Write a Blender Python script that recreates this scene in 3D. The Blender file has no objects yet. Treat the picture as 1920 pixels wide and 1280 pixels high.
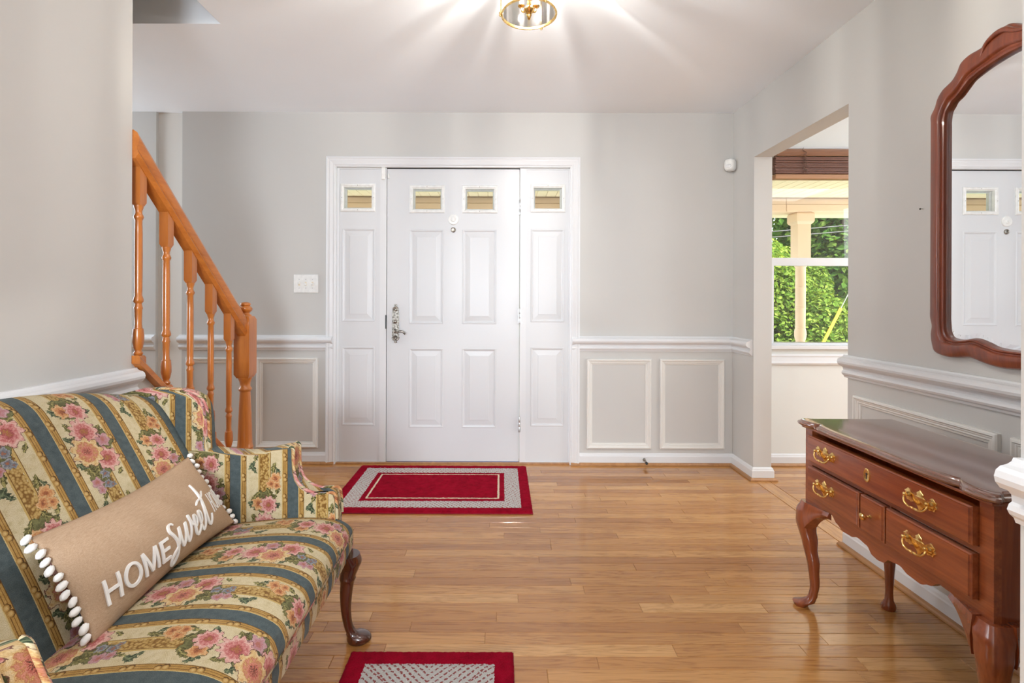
import bpy, bmesh, math, random
from mathutils import Vector, Matrix

random.seed(7)
SC = bpy.context.scene
COL = SC.collection
PI = math.pi

# ------------------------------------------------------------------ camera, world, sun, area lights, exposure
cam_data = bpy.data.cameras.new('camera')
cam = bpy.data.objects.new('camera', cam_data)
COL.objects.link(cam)
cam_data.sensor_width = 36.0
cam_data.lens = 17.8125
cam_data.shift_x = 0.0109
cam_data.shift_y = -0.0406
cam_data.clip_start = 0.02
cam.matrix_world = Matrix.Translation((0, 0, 1.138)) @ Matrix.Rotation(PI/2, 4, 'X') @ Matrix.Rotation(0.0035, 4, 'Z')
SC.camera = cam

world = bpy.data.worlds.new('sky')
SC.world = world
world.use_nodes = True
bg = world.node_tree.nodes['Background']
bg.inputs['Color'].default_value = (0.80, 0.90, 1.0, 1)
bg.inputs['Strength'].default_value = 4.2

def light(name, kind, loc, target, power, color=(1, 1, 1), size=None, size_y=None, angle=None):
    d = bpy.data.lights.new(name, kind)
    d.energy = power
    d.color = color
    if kind == 'AREA':
        d.shape = 'RECTANGLE'; d.size = size; d.size_y = size_y
    if kind == 'SUN':
        d.angle = angle
    o = bpy.data.objects.new(name, d)
    o.location = loc
    o.rotation_euler = (Vector(target) - Vector(loc)).to_track_quat('-Z', 'Y').to_euler()
    COL.objects.link(o)
    return o

light('sun', 'SUN', (0, 0, 20), (-4.5, 7.5, 10.0), 11.0, (1.0, 0.94, 0.84), angle=0.01)
light('rear_fill', 'AREA', (-0.1, -3.45, 1.40), (-0.1, 0, 1.35), 51, (0.86, 0.93, 1.0), 2.4, 1.5)  # added fill light behind the camera, set at the back wall opening
light('ceiling_fill', 'AREA', (-0.2, -2.3, 1.20), (0.2, 1.6, 2.43), 80, (0.84, 0.92, 1.0), 0.7, 0.5)  # added area light aimed upward to brighten the ceiling
light('rear_overhead_fill', 'AREA', (0.5, -1.2, 2.38), (0.5, -1.2, 0), 14, (0.90, 0.95, 1.0), 2.6, 2.0)  # added overhead fill behind the camera, no fixture built
light('dining_window_daylight', 'AREA', (4.45, 1.9, 1.5), (0, 2.3, 1.4), 34, (0.95, 0.98, 1.0), 2.2, 1.6)
light('dining_fill', 'AREA', (3.0, 1.6, 2.36), (3.0, 1.6, 0), 12, (0.97, 0.99, 1.0), 1.2, 1.2)  # extra downward fill for the dining room, without a fixture
light('left_room_daylight', 'AREA', (-4.0, 3.0, 1.7), (-2.3, 3.2, 1.2), 32, (0.86, 0.93, 1.0), 1.0, 1.6)

SC.view_settings.view_transform = 'Standard'
SC.view_settings.look = 'None'
SC.view_settings.exposure = 0.09
SC.view_settings.gamma = 1.0
SC.view_settings.use_curve_mapping = False
try:
    SC.cycles.use_denoising = True
    SC.cycles.max_bounces = 10
    SC.cycles.transparent_max_bounces = 24
    SC.cycles.sample_clamp_indirect = 6.0
    SC.cycles.caustics_reflective = False
    SC.cycles.caustics_refractive = False
except Exception:
    pass

# ------------------------------------------------------------------ node helper
class NT:
    def __init__(self, name):
        self.mat = bpy.data.materials.new(name)
        self.mat.use_nodes = True
        self.t = self.mat.node_tree
        self.t.nodes.clear()
        self.out = self.t.nodes.new('ShaderNodeOutputMaterial')
    def link(self, a, b):
        self.t.links.new(a, b)
    def put(self, sock, val):
        if isinstance(val, bpy.types.NodeSocket):
            self.t.links.new(val, sock)
        elif isinstance(val, (tuple, list)):
            v = list(val)
            n = len(sock.default_value)
            if len(v) == 3 and n == 4: v.append(1.0)
            sock.default_value = v[:n]
        else:
            sock.default_value = val
    def node(self, typ, ins=None, **props):
        n = self.t.nodes.new(typ)
        for k, v in props.items(): setattr(n, k, v)
        for k, v in (ins or {}).items(): self.put(n.inputs[k], v)
        return n
    def m(self, op, a, b=None, c=None, clamp=False):
        n = self.t.nodes.new('ShaderNodeMath'); n.operation = op; n.use_clamp = clamp
        for i, x in enumerate((a, b, c)):
            if x is not None: self.put(n.inputs[i], x)
        return n.outputs[0]
    def mix(self, fac, a, b, blend='MIX'):
        n = self.t.nodes.new('ShaderNodeMix'); n.data_type = 'RGBA'; n.blend_type = blend
        self.put(n.inputs[0], fac); self.put(n.inputs[6], a); self.put(n.inputs[7], b)
        return n.outputs[2]
    def ramp(self, fac, stops, interp='LINEAR'):
        n = self.t.nodes.new('ShaderNodeValToRGB')
        cr = n.color_ramp; cr.interpolation = interp
        while len(cr.elements) < len(stops): cr.elements.new(0.5)
        for e, (p, c) in zip(cr.elements, stops):
            e.position = p; e.color = (*c, 1) if len(c) == 3 else c
        self.put(n.inputs[0], fac)
        return n.outputs[0]
    def coord(self, which='Object'):
        return self.node('ShaderNodeTexCoord').outputs[which]
    def mapping(self, vec, scale=(1, 1, 1), loc=(0, 0, 0), rot=(0, 0, 0)):
        n = self.node('ShaderNodeMapping', {'Vector': vec, 'Scale': scale, 'Location': loc, 'Rotation': rot})
        return n.outputs[0]
    def noise(self, vec, scale=5, detail=4, rough=0.5, dist=0.0, out=0):
        n = self.node('ShaderNodeTexNoise', {'Vector': vec, 'Scale': scale, 'Detail': detail, 'Roughness': rough, 'Distortion': dist})
        return n.outputs[out]
    def bump(self, height, strength=0.2, dist=0.002):
        return self.node('ShaderNodeBump', {'Height': height, 'Strength': strength, 'Distance': dist}).outputs[0]
    def bsdf(self, color, rough=0.5, metallic=0.0, normal=None, **extra):
        ins = {'Base Color': color, 'Roughness': rough, 'Metallic': metallic}
        if normal is not None: ins['Normal'] = normal
        ins.update(extra)
        n = self.node('ShaderNodeBsdfPrincipled', ins)
        return n.outputs[0]
    def surf(self, shader):
        self.link(shader, self.out.inputs[0]); return self.mat

def paint(name, col, rough=0.5, bump=0.04, var=0.03):
    t = NT(name)
    c = t.coord('Object')
    n = t.noise(c, 2.2, 3)
    n2 = t.noise(c, 260, 2)
    a = tuple(x*(1-var) for x in col); b = tuple(min(1, x*(1+var)) for x in col)
    return t.surf(t.bsdf(t.ramp(n, [(0.3, a), (0.7, b)]), rough, normal=t.bump(n2, bump, 0.001)))

def wood(name, dark, light_, axis='X', rough=0.25, coat=0.3, scale=1.0, coat_ior=1.5):
    t = NT(name)
    c = t.coord('Object')
    s = {'X': (1.2, 18, 18), 'Y': (18, 1.2, 18), 'Z': (18, 18, 1.2)}[axis]
    v = t.mapping(c, tuple(x*scale for x in s))
    n = t.noise(v, 1.6, 6, 0.6, 0.6)
    n2 = t.noise(v, 9.0, 3, 0.6)
    f = t.m('ADD', t.m('MULTIPLY', n, 0.75), t.m('MULTIPLY', n2, 0.25))
    col = t.ramp(f, [(0.30, dark), (0.50, tuple((a+b)/2 for a, b in zip(dark, light_))), (0.70, light_)])
    return t.surf(t.bsdf(col, rough, normal=t.bump(n2, 0.06, 0.001),
                         **{'Coat Weight': coat, 'Coat Roughness': 0.12, 'Coat IOR': coat_ior}))

def metal(name, col, rough=0.25, dark=None):
    t = NT(name)
    c = t.coord('Object')
    n = t.noise(c, 90, 3)
    a = dark or tuple(x*0.75 for x in col)
    return t.surf(t.bsdf(t.ramp(n, [(0.35, a), (0.6, col)]), rough, 1.0, normal=t.bump(n, 0.05, 0.001)))

def plain(name, col, rough=0.5, **extra):
    t = NT(name)
    n = t.noise(t.coord('Object'), 40, 2)
    a = tuple(x*0.94 for x in col); b = tuple(min(1, x*1.05) for x in col)
    return t.surf(t.bsdf(t.ramp(n, [(0.3, a), (0.7, b)]), rough, **extra))

def glass_mat(name, tint=(1, 1, 1), gloss=0.05):
    t = NT(name)
    tr = t.node('ShaderNodeBsdfTransparent', {'Color': tint}).outputs[0]
    gl = t.node('ShaderNodeBsdfGlossy', {'Color': (1, 1, 1), 'Roughness': 0.02}).outputs[0]
    lw = t.node('ShaderNodeFresnel', {'IOR': 1.45}).outputs[0]
    mx = t.node('ShaderNodeMixShader')
    t.put(mx.inputs[0], t.m('MULTIPLY', lw, 0.9)); t.link(tr, mx.inputs[1]); t.link(gl, mx.inputs[2])
    return t.surf(mx.outputs[0])

M = {}
M['wall'] = paint('greige_wall_paint', (0.575, 0.564, 0.540), 0.62, 0.05, 0.015)
M['dining_wall'] = paint('pale_dining_paint', (0.74, 0.75, 0.72), 0.62, 0.05, 0.01)
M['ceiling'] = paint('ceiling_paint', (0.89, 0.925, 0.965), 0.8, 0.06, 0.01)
M['trim'] = paint('white_trim_paint', (0.73, 0.735, 0.745), 0.36, 0.02, 0.008)
M['panel_trim'] = paint('warm_white_panel_paint', (0.74, 0.72, 0.68), 0.38, 0.02, 0.008)
M['door'] = paint('white_door_paint', (0.69, 0.70, 0.715), 0.36, 0.02, 0.006)
M['strip'] = paint('lit_strip_paint', (0.82, 0.80, 0.755), 0.55, 0.02, 0.01)  # the wall recess is lit brighter; that light is put into this colour
M['oak'] = wood('honey_oak', (0.38, 0.105, 0.014), (0.60, 0.205, 0.035), 'Y', 0.30, 0.35)
M['oak_z'] = wood('honey_oak_upright', (0.38, 0.105, 0.014), (0.60, 0.205, 0.035), 'Z', 0.30, 0.35)
M['shoe'] = wood('shoe_mould_oak', (0.30, 0.13, 0.045), (0.48, 0.24, 0.09), 'Y', 0.35, 0.2)
M['cherry_y'] = wood('cherry_along', (0.14, 0.028, 0.009), (0.34, 0.088, 0.026), 'Y', 0.20, 0.6)
M['cherry_z'] = wood('cherry_upright', (0.12, 0.024, 0.008), (0.30, 0.072, 0.022), 'Z', 0.20, 0.6)
M['cherry_top'] = wood('cherry_top', (0.11, 0.034, 0.017), (0.21, 0.075, 0.036), 'Y', 0.13, 1.0, 1.0, 1.9)
M['mirror_wood'] = wood('mirror_cherry', (0.12, 0.022, 0.009), (0.27, 0.060, 0.020), 'Z', 0.28, 0.35)
M['mahogany'] = wood('dark_mahogany', (0.025, 0.006, 0.003), (0.085, 0.020, 0.008), 'Z', 0.2, 0.6)
M['brass'] = metal('polished_brass', (0.92, 0.64, 0.25), 0.17, (0.60, 0.36, 0.10))
M['pewter'] = metal('aged_pewter', (0.45, 0.42, 0.37), 0.35, (0.12, 0.11, 0.10))
M['steel'] = metal('hinge_steel', (0.62, 0.62, 0.62), 0.35)
M['black'] = plain('black_gap', (0.02, 0.02, 0.02), 0.5)
M['plastic'] = plain('white_plastic', (0.82, 0.82, 0.80), 0.3)
M['ivory'] = plain('ivory_candle', (0.80, 0.70, 0.52), 0.4)
M['threshold'] = plain('blue_weatherstrip', (0.02, 0.03, 0.16), 0.5)
M['pane'] = glass_mat('clear_pane')
M['porch'] = paint('cream_porch_paint', (0.82, 0.60, 0.42), 0.55, 0.04, 0.02)
M['porch_ceiling'] = paint('cream_soffit', (0.82, 0.70, 0.48), 0.6, 0.03, 0.02)
M['concrete'] = paint('porch_concrete', (0.80, 0.77, 0.72), 0.8, 0.3, 0.05)

# ------------------------------------------------------------------ object helpers
def tag(o, label=None, cat=None, group=None, kind=None):
    if label: o['label'] = label
    if cat: o['category'] = cat
    if group: o['group'] = group
    if kind: o['kind'] = kind
    return o

def empty(name, loc=(0, 0, 0), label=None, cat=None, group=None, rotz=0.0):
    o = bpy.data.objects.new(name, None)
    o.empty_display_size = 0.1
    o.location = loc; o.rotation_euler = (0, 0, rotz)
    COL.objects.link(o)
    return tag(o, label, cat, group)

def link(name, me, mat, parent=None, smooth=False, loc=None):
    if mat is not None and len(me.materials) == 0: me.materials.append(mat)
    if smooth:
        for p in me.polygons: p.use_smooth = True
    o = bpy.data.objects.new(name, me)
    COL.objects.link(o)
    if parent is not None: o.parent = parent
    if loc is not None: o.location = loc
    return o

def from_bm(name, bm, mat, parent=None, smooth=False, loc=None, recalc=True, sharp=None):
    if recalc: bmesh.ops.recalc_face_normals(bm, faces=bm.faces)
    me = bpy.data.meshes.new(name)
    bm.to_mesh(me); bm.free()
    big = [p.index for p in me.polygons if len(p.vertices) > 4]
    o = link(name, me, mat, parent, smooth, loc)
    for k in big: me.polygons[k].use_smooth = False
    if smooth and sharp is not None:
        me.set_sharp_from_angle(angle=math.radians(sharp))
    return o

def raw(name, verts, faces, mat, parent=None, smooth=False, loc=None, sharp=None):
    bm = bmesh.new()
    vs = [bm.verts.new(v) for v in verts]
    for f in faces:
        try: bm.faces.new([vs[i] for i in f])
        except ValueError: pass
    return from_bm(name, bm, mat, parent, smooth, loc, sharp=sharp)

def add_box(bm, x0, x1, y0, y1, z0, z1, bev=0.0, seg=1):
    r = bmesh.ops.create_cube(bm, size=1.0)
    vs = r['verts']
    for v in vs:
        v.co = Vector((x0 if v.co.x < 0 else x1, y0 if v.co.y < 0 else y1, z0 if v.co.z < 0 else z1))
    if bev > 0:
        es = list({e for v in vs for e in v.link_edges})
        bmesh.ops.bevel(bm, geom=es, offset=bev, segments=seg, affect='EDGES', profile=0.5)
    return vs

def box(name, x0, x1, y0, y1, z0, z1, mat, parent=None, bev=0.0, seg=1, loc=None, smooth=False):
    bm = bmesh.new()
    add_box(bm, x0, x1, y0, y1, z0, z1, bev, seg)
    return from_bm(name, bm, mat, parent, smooth, loc, sharp=35)

def add_lathe(bm, prof, seg=20, center=(0, 0, 0), axis='Z', cap=True):
    """prof: list of (r, h); axis the direction of h"""
    rings = []
    cx, cy, cz = center
    for r, h in prof:
        ring = []
        for k in range(seg):
            a = 2*PI*k/seg
            ca, sa = math.cos(a)*r, math.sin(a)*r
            p = {'Z': (ca, sa, h), 'Y': (ca, h, sa), 'X': (h, ca, sa)}[axis]
            ring.append(bm.verts.new((p[0]+cx, p[1]+cy, p[2]+cz)))
        rings.append(ring)
    for a, b in zip(rings, rings[1:]):
        for k in range(seg):
            bm.faces.new((a[k], a[(k+1) % seg], b[(k+1) % seg], b[k]))
    if cap:
        bm.faces.new(rings[0]); bm.faces.new(rings[-1])

def lathe(name, prof, mat, parent=None, seg=20, center=(0, 0, 0), axis='Z', loc=None, sharp=40):
    bm = bmesh.new(); add_lathe(bm, prof, seg, center, axis)
    return from_bm(name, bm, mat, parent, True, loc, sharp=sharp)

def add_tube(bm, pts, r, seg=8, cap=True, closed=False):
    pts = [Vector(p) for p in pts]
    n = len(pts)
    rs = r if isinstance(r, (list, tuple)) else [r]*n
    rings = []
    prev = None
    for i, p in enumerate(pts):
        if closed: d = pts[(i+1) % n]-pts[i-1]
        else: d = pts[min(i+1, n-1)]-pts[max(i-1, 0)]
        d.normalize()
        if prev is None:
            up = Vector((0, 0, 1)) if abs(d.z) < 0.9 else Vector((1, 0, 0))
            a = d.cross(up).normalized()
        else:
            a = (prev-d*prev.dot(d)).normalized()
        prev = a
        b = d.cross(a)
        rings.append([bm.verts.new(p+(a*math.cos(2*PI*k/seg)+b*math.sin(2*PI*k/seg))*rs[i]) for k in range(seg)])
    pairs = list(zip(rings, rings[1:]))
    if closed: pairs.append((rings[-1], rings[0]))
    for A, B in pairs:
        for k in range(seg):
            bm.faces.new((A[k], A[(k+1) % seg], B[(k+1) % seg], B[k]))
    if cap and not closed:
        bm.faces.new(rings[0]); bm.faces.new(rings[-1])

def tube(name, pts, r, mat, parent=None, seg=8, closed=False):
    bm = bmesh.new(); add_tube(bm, pts, r, seg, True, closed)
    return from_bm(name, bm, mat, parent, True, sharp=50)

def spline(pts, n=8):
    """Catmull-Rom through pts (tuples of any length)"""
    P = [Vector(p) for p in pts]
    out = []
    for i in range(len(P)-1):
        p0, p1, p2, p3 = P[max(i-1, 0)], P[i], P[i+1], P[min(i+2, len(P)-1)]
        for k in range(n):
            t = k/n
            out.append(0.5*((2*p1)+(p2-p0)*t+(2*p0-5*p1+4*p2-p3)*t*t+(3*p1-p0-3*p2+p3)*t**3))
    out.append(P[-1])
    return out

def lerp_table(tab, x):
    if x <= tab[0][0]: return tab[0][1]
    for (a, va), (b, vb) in zip(tab, tab[1:]):
        if x <= b:
            t = (x-a)/(b-a); t = t*t*(3-2*t)
            return va+(vb-va)*t
    return tab[-1][1]

def grid_wall(name, us, ws, holes, n0, n1, mp, mat, parent=None, kind=None):
    """a slab with openings: us, ws break values; holes = list of (u0,u1,w0,w1); mp(u,w,n) -> world"""
    us = sorted(set(us) | {h[0] for h in holes} | {h[1] for h in holes})
    ws = sorted(set(ws) | {h[2] for h in holes} | {h[3] for h in holes})
    def filled(i, j):
        if i < 0 or j < 0 or i >= len(us)-1 or j >= len(ws)-1: return False
        cu, cw = (us[i]+us[i+1])/2, (ws[j]+ws[j+1])/2
        return not any(h[0] < cu < h[1] and h[2] < cw < h[3] for h in holes)
    bm = bmesh.new(); V = {}
    def v(i, j, s):
        if (i, j, s) not in V: V[(i, j, s)] = bm.verts.new(mp(us[i], ws[j], n0 if s == 0 else n1))
        return V[(i, j, s)]
    for i in range(len(us)-1):
        for j in range(len(ws)-1):
            if not filled(i, j): continue
            for s in (0, 1): bm.faces.new((v(i, j, s), v(i+1, j, s), v(i+1, j+1, s), v(i, j+1, s)))
            if not filled(i-1, j): bm.faces.new((v(i, j, 0), v(i, j+1, 0), v(i, j+1, 1), v(i, j, 1)))
            if not filled(i+1, j): bm.faces.new((v(i+1, j, 0), v(i+1, j+1, 0), v(i+1, j+1, 1), v(i+1, j, 1)))
            if not filled(i, j-1): bm.faces.new((v(i, j, 0), v(i+1, j, 0), v(i+1, j, 1), v(i, j, 1)))
            if not filled(i, j+1): bm.faces.new((v(i, j+1, 0), v(i+1, j+1, 0), v(i+1, j+1, 1), v(i, j+1, 1)))
    o = from_bm(name, bm, mat, parent)
    if kind: o['kind'] = kind
    return o

# plane maps: u, w, n -> world; n grows INTO the room for the moulding maps
def m_front(y):   return lambda u, w, n: (u, y-n, w)          # wall facing -Y
def m_right(x):   return lambda u, w, n: (x-n, u, w)          # wall facing -X
def m_left(x):    return lambda u, w, n: (x+n, u, w)          # wall facing +X

def rect_frame(name, mp, u0, u1, w0, w1, prof, mat, parent=None, fill=False, back=False):
    """prof: list of (inset, height); mitred rectangular ring; fill closes the inner field"""
    bm = bmesh.new(); rings = []
    for o, n in prof:
        rings.append([bm.verts.new(mp(u, w, n)) for u, w in ((u0+o, w0+o), (u1-o, w0+o), (u1-o, w1-o), (u0+o, w1-o))])
    for a, b in zip(rings, rings[1:]):
        for k in range(4): bm.faces.new((a[k], a[(k+1) % 4], b[(k+1) % 4], b[k]))
    if fill: bm.faces.new(rings[-1])
    elif back:
        a, b = rings[-1], rings[0]
        for k in range(4): bm.faces.new((a[k], a[(k+1) % 4], b[(k+1) % 4], b[k]))
    if fill and back: bm.faces.new(rings[0])
    return from_bm(name, bm, mat, parent)

def run(name, mp, u0, u1, prof, mat, parent=None, k0=0.0, k1=0.0, smooth=False):
    """extrude a profile [(height n, w)] along u; k0/k1 shift the end by k*n (mitres)"""
    bm = bmesh.new()
    A = [bm.verts.new(mp(u0+k0*n, w, n)) for n, w in prof]
    B = [bm.verts.new(mp(u1+k1*n, w, n)) for n, w in prof]
    N = len(prof)
    for k in range(N): bm.faces.new((A[k], A[(k+1) % N], B[(k+1) % N], B[k]))
    bm.faces.new(A); bm.faces.new(B)
    return from_bm(name, bm, mat, parent, smooth, sharp=30)

def loft(name, rings, mat, parent=None, closed=True, caps=True, smooth=True, uvs=None, sharp=45, loc=None):
    bm = bmesh.new()
    R = [[bm.verts.new(p) for p in r] for r in rings]
    uvl = bm.loops.layers.uv.new('UVMap') if uvs else None
    n = len(R[0])
    def face(idx):
        f = bm.faces.new([R[i][j % n] for i, j in idx])
        f.smooth = len(idx) == 4
        if uvl:
            for lp, (i, j) in zip(f.loops, idx): lp[uvl].uv = uvs(i, j)
        return f
    for i in range(len(R)-1):
        for j in range(n if closed else n-1):
            face(((i, j), (i+1, j), (i+1, j+1), (i, j+1)))
    if caps:
        face([(0, j) for j in range(n)]); face([(len(R)-1, j) for j in range(n)])
    return from_bm(name, bm, mat, parent, smooth, loc, sharp=sharp)

TRIM_NO = [0]
def trim(o):
    TRIM_NO[0] += 1
    o.name = 'trim_%d' % TRIM_NO[0]
    o['kind'] = 'structure'
    return o
def structure(o):
    o['kind'] = 'structure'; return o
# ------------------------------------------------------------------ room shell
FY = 3.51          # front wall face
RX = 1.607         # right wall face
LX = -1.326        # left wall face
CZ = 2.435         # ceiling height

mpF = lambda u, w, n: (u, FY+n, w)
wall_front = grid_wall('wall_front', [-2.21, RX, 4.6], [0, 1.2, CZ], [(-1.145, 0.486, 0, 2.053), (1.87, 2.86, 0.83, 2.20)],
                       0.0, 0.15, mpF, M['wall'], kind='structure')
# the dining side of the front wall is painted paler: a second material on the faces beyond the partition
wall_front.data.materials.append(M['dining_wall'])
for p in wall_front.data.polygons:
    if p.center.x > RX + 0.05: p.material_index = 1
structure(raw('wall_front_recess', *(lambda x0, x1, y0, y1, z0, z1: ([(x0, y0, z0), (x1, y0, z0), (x1, y1, z0), (x0, y1, z0), (x0, y0, z1), (x1, y0, z1), (x1, y1, z1), (x0, y1, z1)],
          [(0, 1, 2, 3), (4, 5, 6, 7), (0, 1, 5, 4), (1, 2, 6, 5), (2, 3, 7, 6), (3, 0, 4, 7)]))(-2.395, -2.21, FY+0.03, FY+0.15, 0, CZ), M['strip']))
structure(box('wall_left_room', -4.6, -2.395, FY+0.005, FY+0.15, 0, CZ, M['wall']))

mpR = lambda u, w, n: (RX+n, u, w)
wall_right = grid_wall('wall_right', [0.62, FY], [0, 1.0, CZ], [(2.345, 3.22, 0, 2.052)], 0.0, 0.115, mpR, M['wall'], kind='structure')
structure(box('wall_near_right', 0.832, RX, 0.69, 0.81, 0, CZ, M['wall']))
# left wall under the stairs: full height near, sloped knee wall beyond y = 1.82
def prism_x(name, poly, x0, x1, mat, parent=None, bev=0.0):
    """poly: (y, z) outline extruded along x"""
    bm = bmesh.new()
    A = [bm.verts.new((x0, y, z)) for y, z in poly]; B = [bm.verts.new((x1, y, z)) for y, z in poly]
    n = len(poly)
    for k in range(n): bm.faces.new((A[k], A[(k+1) % n], B[(k+1) % n], B[k]))
    bm.faces.new(A); bm.faces.new(B)
    if bev:
        bmesh.ops.recalc_face_normals(bm, faces=bm.faces)
        bmesh.ops.bevel(bm, geom=list(bm.edges), offset=bev, segments=1, affect='EDGES')
    return from_bm(name, bm, mat, parent)
structure(box('wall_left', LX-0.115, LX, -3.6, 1.82, 0, 4.8, M['wall']))
SH0, SHS = 0.905, 0.86                       # height of the stair wall top at y = 1.82, and its slope
shoe_z = lambda y: SH0-SHS*(y-1.82)
structure(prism_x('wall_stair', [(1.82, 0), (2.60, 0), (2.60, shoe_z(2.60)), (1.82, shoe_z(1.82))], LX-0.115, LX, M['wall']))
structure(grid_wall('wall_back', [-1.441, 4.6], [0, CZ], [(-1.35, 1.15, 0.6, 2.2)], 0, 0.15, lambda u, w, n: (u, -3.6-n, w), M['wall'], kind='structure'))
structure(grid_wall('wall_dining', [-3.6, FY+0.15], [0, CZ], [(0.8, 3.0, 0.7, 2.2)], 0, 0.12, lambda u, w, n: (4.6+n, u, w), M['dining_wall'], kind='structure'))
structure(grid_wall('wall_far_left', [-3.6, FY+0.15], [0, CZ], [(2.4, 3.4, 0.8, 2.1)], 0, 0.12, lambda u, w, n: (-4.6-n, u, w), M['wall'], kind='structure'))
# upper stairwell
structure(box('wall_stairwell_end', -4.6, LX-0.115, -3.75, -3.6, 0, 4.9, M['wall']))
structure(box('wall_upper_front', -4.6, LX, 2.39, 2.51, 2.70, 4.9, M['wall']))
structure(box('wall_upper_right', LX, LX+0.115, -3.6, 2.51, CZ+0.265, 4.9, M['wall']))
structure(box('wall_upper_left', -2.75, -2.62, -3.6, 2.39, 2.70, 4.9, M['wall']))

# ceiling with the stairwell cut out of it
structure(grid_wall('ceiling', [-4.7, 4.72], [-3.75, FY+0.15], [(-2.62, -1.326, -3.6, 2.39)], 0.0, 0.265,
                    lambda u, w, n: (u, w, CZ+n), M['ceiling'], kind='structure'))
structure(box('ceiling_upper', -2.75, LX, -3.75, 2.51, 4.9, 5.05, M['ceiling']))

# ------------------------------------------------------------------ floor and its strip planks
def plank_material():
    t = NT('oak_strip_flooring')
    oi = t.node('ShaderNodeObjectInfo')
    rnd = oi.outputs['Random']
    c = t.coord('Object')
    v = t.mapping(c, (1.0, 13.0, 13.0))
    off = t.node('ShaderNodeCombineXYZ', {'X': t.m('MULTIPLY', rnd, 71.0), 'Y': t.m('MULTIPLY', rnd, 37.0), 'Z': t.m('MULTIPLY', rnd, 19.0)}).outputs[0]
    va = t.node('ShaderNodeVectorMath', {0: v, 1: off}, operation='ADD').outputs[0]
    n1 = t.noise(va, 1.7, 5, 0.6, 1.2)
    n2 = t.noise(t.node('ShaderNodeVectorMath', {0: t.mapping(c, (4, 120, 120)), 1: off}, operation='ADD').outputs[0], 1.5, 4, 0.65)
    rings = t.m('SINE', t.m('MULTIPLY', n1, 38.0))
    f = t.m('ADD', t.m('MULTIPLY', t.m('ADD', t.m('MULTIPLY', rings, 0.5), 0.5), 0.30), t.m('MULTIPLY', n2, 0.70))
    grain = t.ramp(f, [(0.22, (0.58, 0.47, 0.35)), (0.42, (0.90, 0.87, 0.82)), (0.75, (1.06, 1.05, 1.03))])
    tone = t.ramp(rnd, [(0.0, (0.36, 0.148, 0.040)), (0.25, (0.45, 0.203, 0.058)), (0.6, (0.49, 0.230, 0.068)), (0.85, (0.54, 0.270, 0.088)), (1.0, (0.60, 0.325, 0.12))])
    col = t.mix(1.0, tone, grain, 'MULTIPLY')
    r = t.m('ADD', 0.12, t.m('MULTIPLY', n2, 0.10))
    return t.surf(t.bsdf(col, r, normal=t.bump(n2, 0.05, 0.0008), **{'Coat Weight': 0.35, 'Coat Roughness': 0.07}))
M['plank'] = plank_material()
floor = structure(box('floor', -4.6, 4.6, -3.6, FY+0.15, -0.12, -0.003, M['plank']))
PITCH = 0.0572
rng = random.Random(21)
def plank(x0, x1, y0, y1, z=0.0):
    cx, cy = (x0+x1)/2, (y0+y1)/2
    hx, hy, g, c = (x1-x0)/2-0.0004, (y1-y0)/2-0.0004, 0.0, 0.0013
    V = []
    for zz, d in ((-0.004, 0), (-0.0012, 0), (0.0, c)):
        V += [(-hx+d, -hy+d, zz), (hx-d, -hy+d, zz), (hx-d, hy-d, zz), (-hx+d, hy-d, zz)]
    F = [(8, 9, 10, 11)]
    for b in (0, 4):
        for k in range(4): F.append((b+k, b+(k+1) % 4, b+4+(k+1) % 4, b+4+k))
    me = bpy.data.meshes.new('plank'); me.from_pydata(V, [], F); me.update()
    return link('plank', me, M['plank'], floor, loc=(cx, cy, z+rng.uniform(-0.0002, 0.0)))
row = 0
y = 3.508
def lay(xa, xb, ya, yb):
    x = xa - rng.uniform(0, 0.5)
    while x < xb:
        L = rng.choice((0.32, 0.45, 0.6, 0.75, 0.9, 1.15, 1.3))*rng.uniform(0.9, 1.1)
        a, b = max(x, xa), min(x+L, xb)
        if xb-b < 0.08: b = xb
        if b-a > 0.03: plank(a, b, ya, yb)
        x = b if b > x else x+L
while y > 1.20:
    ya = y-PITCH
    if y > 2.62: xl = -1.75
    elif y > 1.75: xl = -0.95
    else: xl = -0.75
    xr = RX+0.003 if not (y < 3.20 and y > 2.36) else RX-0.002
    lay(xl, xr, ya, y)
    if y > 2.30: lay(1.70, 2.35, ya, y)
    y = ya
plank_dir = plank(0, 0.853, 0, 0.088)          # threshold board across the dining opening, laid the other way
plank_dir.rotation_euler = (0, 0, PI/2); plank_dir.location = (1.652, 2.7825, 0.0005)

# ------------------------------------------------------------------ rails, baseboards, wainscot frames
R0 = 0.785
RAIL = [(0.0, R0), (0.008, R0), (0.011, R0+0.008), (0.018, R0+0.014), (0.022, R0+0.022), (0.019, R0+0.030), (0.014, R0+0.034), (0.015, R0+0.045),
        (0.021, R0+0.052), (0.033, R0+0.056), (0.041, R0+0.066), (0.043, R0+0.075), (0.040, R0+0.085), (0.033, R0+0.091), (0.022, R0+0.094),
        (0.015, R0+0.098), (0.012, R0+0.104), (0.0, R0+0.104)]
BASE = [(0.0, 0.003), (0.013, 0.003), (0.013, 0.060), (0.010, 0.066), (0.008, 0.074), (0.004, 0.080), (0.0, 0.081)]
SHOE = [(0.013, 0.001), (0.030, 0.001), (0.029, 0.008), (0.025, 0.014), (0.019, 0.017), (0.013, 0.018)]
PF = [(0.0, 0.0), (0.0, 0.012), (0.004, 0.017), (0.010, 0.018), (0.015, 0.013), (0.018, 0.013), (0.022, 0.010), (0.028, 0.010), (0.031, 0.006), (0.038, 0.005), (0.040, 0.0)]
F, R_, L_ = m_front(FY), m_right(RX), m_left(LX)
trim(run('rail', F, 0.492, RX, RAIL, M['trim'], k1=-1))
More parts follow.
